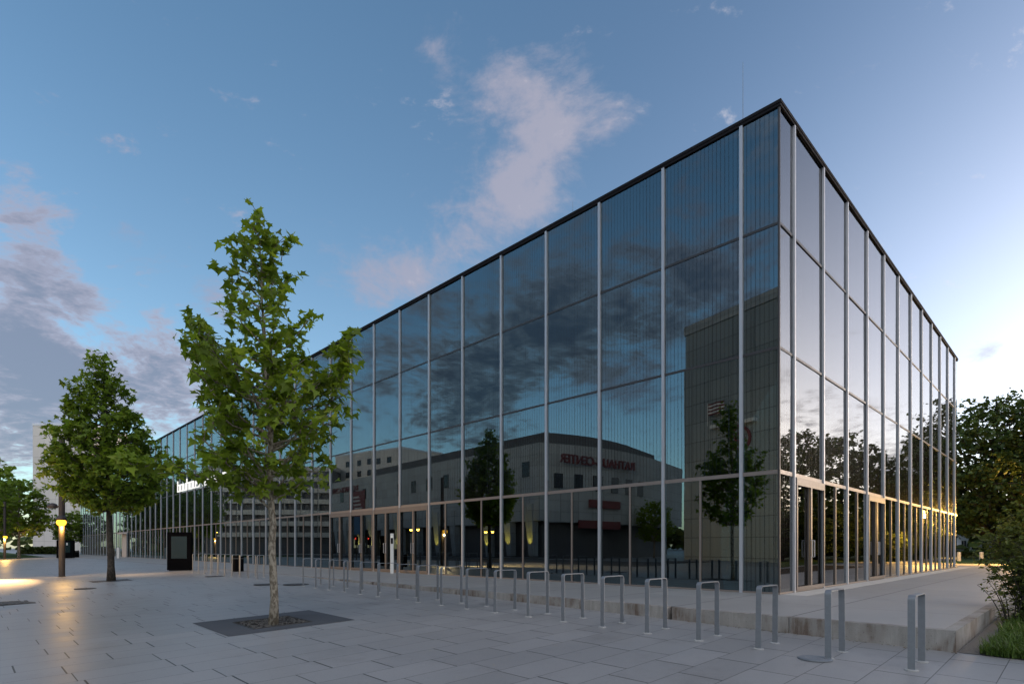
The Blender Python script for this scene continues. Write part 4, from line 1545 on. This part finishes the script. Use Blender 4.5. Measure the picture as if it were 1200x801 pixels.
# far trees all round the horizon, one mass
tl_ = Leaves('spray')
rr = random.Random(99)
for (az0, az1, dist, hh, n) in ((28, 125, 150, 15, 5200), (-150, -48, 210, 13, 4200), (-48, 30, 330, 12, 2600)):
    for _ in range(n):
        a_ = R(rr.uniform(az0, az1)); d_ = dist * rr.uniform(.94, 1.1)
        top_ = hh * (.62 + .25 * math.sin(a_ * 23) + .18 * math.sin(a_ * 61 + 1))
        tl_.add(Vector((math.sin(a_) * d_, math.cos(a_) * d_, -.5 + top_ * math.sqrt(rr.random()))), rr.uniform(0, 6.28), rr.uniform(-.9, .9), rr.gauss(0, .6), rr.uniform(2.2, 4.2), rr.random())
o = tl_.build('treeline', M['leaf_park'], None)
tag(o, 'far belt of dark trees closing the horizon beyond the park and streets', 'treeline', kind='stuff')

# ---- the town side, reflected in the long facade (all of it stands across the street)
def from_virtual(va, vb):
    """real wall whose reflection runs from va to vb; returned so that local -y faces the museum"""
    a, b = mirror_left(va.x, va.y), mirror_left(vb.x, vb.y)
    return a, b


def facade_root(name, label, va, vb):
    a, b = from_virtual(va, vb)
    # find the direction in which local -y points towards the museum
    mus = W(20, 0)
    d = (b - a).normalized()
    if Vector((d.y, -d.x, 0)).dot(mus - a) < 0:
        a, b = b, a
        d = -d
    root = thing(name, label, 'building', (a.x, a.y, 0), math.atan2(d.y, d.x))
    return root, (b - a).length


v1_, v2_, v3_ = at_px(388, 123.5), at_px(631, 75), at_px(761, 88.7)
HM = 15.0
mall, ML = facade_root('shopping_centre', 'pale stone shopping centre with leaning columns and red signs, mirrored in the museum', v1_, v2_)
# along local x: ML is the corner nearest the short facade (or 0); measure which
inv = mall.matrix_basis.inverted()
corner = inv @ mirror_left(v2_.x, v2_.y)
third = inv @ mirror_left(v3_.x, v3_.y)
far_end = inv @ mirror_left(v1_.x, v1_.y)
xc = corner.x
sgn = 1 if far_end.x > xc else -1
poly = [(corner.x, corner.y), (far_end.x, far_end.y), (far_end.x + 2, far_end.y + 26), (third.x, third.y + 2)]
# rounded outline between corner and third
arc = []
for i in range(8):
    f = i / 7
    q = corner.lerp(third, f)
    bul = math.sin(math.pi * f) * 1.8
    arc.append((q.x - sgn * bul, q.y - bul * .3))
poly = [(far_end.x, far_end.y)] + arc + [(third.x + sgn * 4, third.y + 16), (far_end.x, far_end.y + 30)]
if sgn > 0:
    poly = poly[::-1]
def area(P): return sum(P[i][0] * P[(i + 1) % len(P)][1] - P[(i + 1) % len(P)][0] * P[i][1] for i in range(len(P)))
if area(poly) < 0: poly = poly[::-1]
w = MB(); w.prism(poly, 4.6, HM); w.build('wall', M['panel_mall'], mall)
cxp = sum(q[0] for q in poly) / len(poly); cyp = sum(q[1] for q in poly) / len(poly)
inset = [(q[0] + (cxp - q[0]) * .13, q[1] + (cyp - q[1]) * .13) for q in poly]
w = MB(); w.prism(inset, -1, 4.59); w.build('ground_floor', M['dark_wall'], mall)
w = MB(); w.prism([(q[0] + (cxp - q[0]) * .25, q[1] + (cyp - q[1]) * .25) for q in poly], HM + .01, HM + 2.2); w.build('upper_storey', M['dark_wall'], mall)
frontal = lambda f: (corner.x + (far_end.x - corner.x) * f, corner.y + (far_end.y - corner.y) * f)
LW = abs(far_end.x - corner.x)
for i in range(13):
    x = frontal(.04 + .072 * i)[0]
    if i in (3, 8): continue
    window(mall, x - .75, x + .75, 10.6, 12.7, -.06)
for i, f in enumerate((.03, .10, .17, .30, .37, .47, .56, .64, .72, .80, .88, .95)):
    x = frontal(f)[0]
    c = MB()
    c.hexa([(x - .45, .3, -.2), (x + .45, .3, -.2), (x + .45, 1.2, -.2), (x - .45, 1.2, -.2), (x - .8, -.35, 6.9), (x + .8, -.35, 6.9), (x + .8, .9, 6.9), (x - .8, .9, 6.9)])
    c.build('column', M['panel_mall'], mall)
    if i in (0, 1, 2, 4, 6, 8, 9):
        wp = mall.matrix_basis @ Vector((x, -.55, .15))
        tg = mall.matrix_basis @ Vector((x, .2, 5))
        spot('column_uplight', wp, tg, 420, (1.0, .66, .08), 42, .6, .05)
for i, f in enumerate((.58, .66, .74, .84)):
    x = frontal(f)[0]
    c = MB(); c.box(x - 1.6, (inset[0][1] if False else .9), 1.0, x + 1.6, 1.0, 2.8)
    c.build('shop_window', M['shop_light'], mall)
# banner and red lettering
x = frontal(.80)[0]
bn_ = MB(); bn_.box(x - 3.0, -.25, 7.2, x + 3.0, -.15, 12.4); bo = bn_.build('banner', M['red'], mall)
b2 = MB(); b2.box(x - 3.4, -.4, 3.6, x + 2.6, -.27, 7.19); b2.build('banner', M['banner_blue'], mall)
b3 = MB()
for i in range(5):
    b3.box(x - 2.2 + i * .4, -.30, 8.0 + i * .75, x + 1.0 + i * .3, -.255, 8.35 + i * .75)
b3.build('banner_print', M['banner_pale'], bo)
text_mesh('lettering', 'RATHAUS-CENTER', 1.55, M['red'], mall, Matrix.Translation((frontal(.90)[0], -.12, 12.6)) @ Matrix.Rotation(R(90), 4, 'X'), .06)
# signs on the rounded end
mid_a = Vector((arc[2][0], arc[2][1], 0)); mid_b = Vector((arc[6][0], arc[6][1], 0))
if (mid_b - mid_a).x < 0: pa, pb = mid_b, mid_a
else: pa, pb = mid_a, mid_b
def on_arc(dist_out):
    pass
ad = (arc[7][0] - arc[0][0], arc[7][1] - arc[0][1])
outward = Vector((ad[1], -ad[0], 0)).normalized()
ctr = Vector((cxp, cyp, 0))
if outward.dot(Vector((arc[3][0], arc[3][1], 0)) - ctr) < 0: outward = -outward
tang = Vector((-outward.y, outward.x, 0))      # so that text reads from outside
mp = Vector((arc[3][0], arc[3][1], 0)) + outward * .35
rotm = Matrix(((tang.x, 0, outward.x, mp.x), (tang.y, 0, outward.y, mp.y), (0, 1, 0, 12.3), (0, 0, 0, 1)))
text_mesh('lettering', 'RATHAUS-CENTER', 1.7, M['red'], mall, rotm, .12)
for (zz, hw, off) in ((6.7, 3.2, -1), (3.8, 4.2, 0)):
    q = MB()
    c0 = mp - Vector((0, 0, 0))
    pts = [c0 + tang * (off - hw) - outward * .25, c0 + tang * (off + hw) - outward * .25, c0 + tang * (off + hw), c0 + tang * (off - hw)]
    q.hexa([(e.x, e.y, zz) for e in pts[::-1]] + [(e.x, e.y, zz + 1.1) for e in pts[::-1]])
    q.build('sign_board', M['red'], mall)
for i in range(1, 7):
    p_ = Vector((arc[i][0], arc[i][1], 0))
    for zz in (9.0,):
        q = MB()
        c0 = p_ + outward * .02
        pts = [c0 - tang * .7 - outward * .6, c0 + tang * .7 - outward * .6, c0 + tang * .7 + outward * .12, c0 - tang * .7 + outward * .12]
        q.hexa([(e.x, e.y, zz) for e in pts[::-1]] + [(e.x, e.y, zz + 2.0) for e in pts[::-1]])
        q.build('window', M['window_glass'], mall)

# tall grey block near the corner
va, vb = at_px(802, 64), at_px(1010, 47.5)
blk, BL_ = facade_root('grey_block', 'tall windowless grey panel block with a red round emblem, mirrored near the corner', va, vb)
w = MB(); w.box(0, 0, -1, BL_, 22, 25.0); w.build('wall', M['panel_block'], blk)
w = MB(); w.box(-.15, -.15, 25.01, BL_ + .15, 22.15, 26.0); w.build('roof', M['panel_mall'], blk)
binv = blk.matrix_basis.inverted()
def bx(px, Y):
    q = at_px(px, Y)
    return (binv @ mirror_left(q.x, q.y)).x
xe = bx(882, 58.6)
e = MB(); e.lathe([(1.35, 0), (1.35, .12), (1.05, .12), (1.05, .02)], 32, cap=False)
e.lathe([(.72, 0), (.72, .12), (.1, .12)], 6)
o = e.build('emblem', M['red'], blk, Matrix.Translation((xe, -.02, 12.2)) @ Matrix.Rotation(R(90), 4, 'X'))
xa, xb = sorted((bx(845, 61), bx(905, 57)))
e = MB(); e.box(xa, -.7, 13.6, xb, -.02, 13.95); e.build('ledge', M['white'], blk)
xf = bx(853, 60.5)
fg = thing('flag', 'red and white striped flag on a short pole at the grey block', 'flag', blk.matrix_basis @ Vector((xf, -1.0, 13.96)), blk.rotation_euler[2])
e = MB(); e.tube([(1.0, .3, 0), (1.0, .3, 2.4)], .03, 8); e.build('flag_pole', M['white'], fg)
for nm, mt_, par in (('cloth', M['red'], 0), ('stripe', M['white'], 1)):
    e = MB()
    for i in range(par, 7, 2):
        for s_i in range(6):
            x0, x1 = .97 - s_i * .33, .97 - (s_i + 1) * .33
            y0_, y1_ = .3 + .12 * math.sin(s_i * 1.3), .3 + .12 * math.sin((s_i + 1) * 1.3)
            z0 = 1.05 + i * .18
            e.hexa([(x1, y1_, z0), (x0, y0_, z0), (x0, y0_ + .02, z0), (x1, y1_ + .02, z0), (x1, y1_, z0 + .176), (x0, y0_, z0 + .176), (x0, y0_ + .02, z0 + .176), (x1, y1_ + .02, z0 + .176)])
    e.build(nm, mt_, fg)

# balcony block
va, vb = at_px(243, 142), at_px(392, 142)
apt, AL = facade_root('apartment_block', 'pale apartment block with rows of concrete balconies, mirrored behind the near tree', va, vb)
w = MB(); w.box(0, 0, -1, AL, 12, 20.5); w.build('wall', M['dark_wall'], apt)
w = MB(); w.box(-.2, -.2, 20.5, AL + .2, 12.2, 21.6); w.build('roof', M['balcony'], apt)
for fl_ in range(6):
    zz = 3.9 + fl_ * 2.8
    for k_ in range(8):
        x0 = .2 + k_ * AL / 8
        b_ = MB()
        b_.box(x0, -1.3, zz - .12, x0 + AL / 8 - .12, -.01, zz)
        b_.box(x0, -1.3, zz + .001, x0 + AL / 8 - .12, -1.18, zz + 1.05)
        b_.box(x0 + AL / 8 - .3, -1.17, zz + .001, x0 + AL / 8 - .12, -.01, zz + 2.6)
        b_.build('balcony', M['balcony'], apt)
# plain far blocks closing the skyline across the street
va, vb = at_px(395, 150), at_px(470, 135)
fb, FL = facade_root('far_block', 'pale far block with a few small windows above the shopping centre roof', va, vb)
w = MB(); w.box(0, 0, -1, FL, 14, 25.0); w.build('wall', M['panel_white'], fb)
w = MB(); w.box(-.1, -.1, 25, FL + .1, 14.1, 25.4); w.build('roof', M['render'], fb)
for i in range(4):
    for k_ in range(5):
        window(fb, 3 + k_ * 4, 4.6 + k_ * 4, 13.5 + i * 2.8, 15 + i * 2.8, -.05)

# street lamps and signals across the street / in the park
def street_lamp(label, loc, h, n_head, energy, rz=0.0):
    root = thing('street_lamp', label, 'street lamp', loc, rz, 'lit street lamps')
    a = MB(); a.lathe([(.09, -.1), (.08, .6), (.05, h)], 12); a.build('pole', M['pole'], root)
    for i in range(n_head):
        sx = (-1) ** i * .62
        a = MB(); a.tube([(0, 0, h - .3), (sx * .5, 0, h - .02), (sx, 0, h)], .025, 6)
        a.lathe([(.20, h - .02), (.22, h + .05), (.08, h + .14)], 14, sx, 0)
        hd_ = a.build('lamp_head', M['pole'], root)
        b = MB(); b.lathe([(.03, h - .24), (.13, h - .20), (.18, h - .10), (.18, h - .022)], 12, sx, 0)
        b.build('lamp', M['lit_far'], hd_)
    o = point('street_lamp_light', Vector(loc) + Vector((0, 0, h - .42)), energy, WARM, .15)
    return root


for (px, Y, py, nh, en, lab) in ((485, 62, 621, 2, 30, 'twin headed street lamp across the street before the shopping centre columns'), (573, 70, 623, 2, 15, 'small twin headed street lamp before the shopping centre entrance'),
                                 (242, 125, 624, 2, 20, 'twin headed street lamp across the street, outer one of the pair'), (251, 127, 624, 2, 20, 'twin headed street lamp across the street, inner one of the pair')):
    vp = at_px(px, Y)
    street_lamp(lab, mirror_left(vp.x, vp.y) + Vector((0, 0, -.35)), CAMZ + (641 - py) / F * Y + .5, nh, en, ROT_U)
for (px, Y, py, nh, en, lab) in ((1083, 43, 598, 2, 2600, 'lit twin street lamp in the park beside the short facade'), (1117, 62, 604, 2, 2600, 'lit twin street lamp at the far end of the park path'),):
    vp = at_px(px, Y)
    street_lamp(lab, ground_at(mirror_right(vp.x, vp.y)), CAMZ + (641 - py) / F * Y + .3, nh, en, ROT_V)
tl = None
for (px, lab) in ((418, 'red traffic light across the street, the one nearer the banner'), (433, 'red traffic light across the street, the one nearer the lamp')):
    vp = at_px(px, 66)
    loc = mirror_left(vp.x, vp.y) + Vector((0, 0, -.35))
    if tl is None:
        tl = thing('traffic_light', lab, 'traffic light', loc, ROT_U, 'red traffic lights across the street')
        a = MB(); a.lathe([(.06, -.1), (.05, 2.9)], 10); a.build('pole', M['pole'], tl)
        a = MB(); a.box(-.17, -.12, 1.75, .17, .12, 2.75); hs = a.build('housing', M['black'], tl)
        a = MB(); a.lathe([(.11, 0), (.11, .02), (.02, .03)], 14); a.build('signal_lamp', M['red_light'], hs, Matrix.Translation((0, -.121, 2.5)) @ Matrix.Rotation(R(90), 4, 'X'))
        a = MB(); a.lathe([(.11, 0), (.11, .02), (.02, .03)], 14); a.build('signal_lamp', M['red_light'], hs, Matrix.Translation((0, .121, 2.5)) @ Matrix.Rotation(R(-90), 4, 'X'))
    else:
        dup(tl, loc, ROT_U, lab)

scene.cycles.max_bounces = 8
scene.cycles.transparent_max_bounces = 16
scene.cycles.glossy_bounces = 4
scene.cycles.diffuse_bounces = 3
scene.cycles.use_denoising = True
scene.cycles.sample_clamp_indirect = 4.0
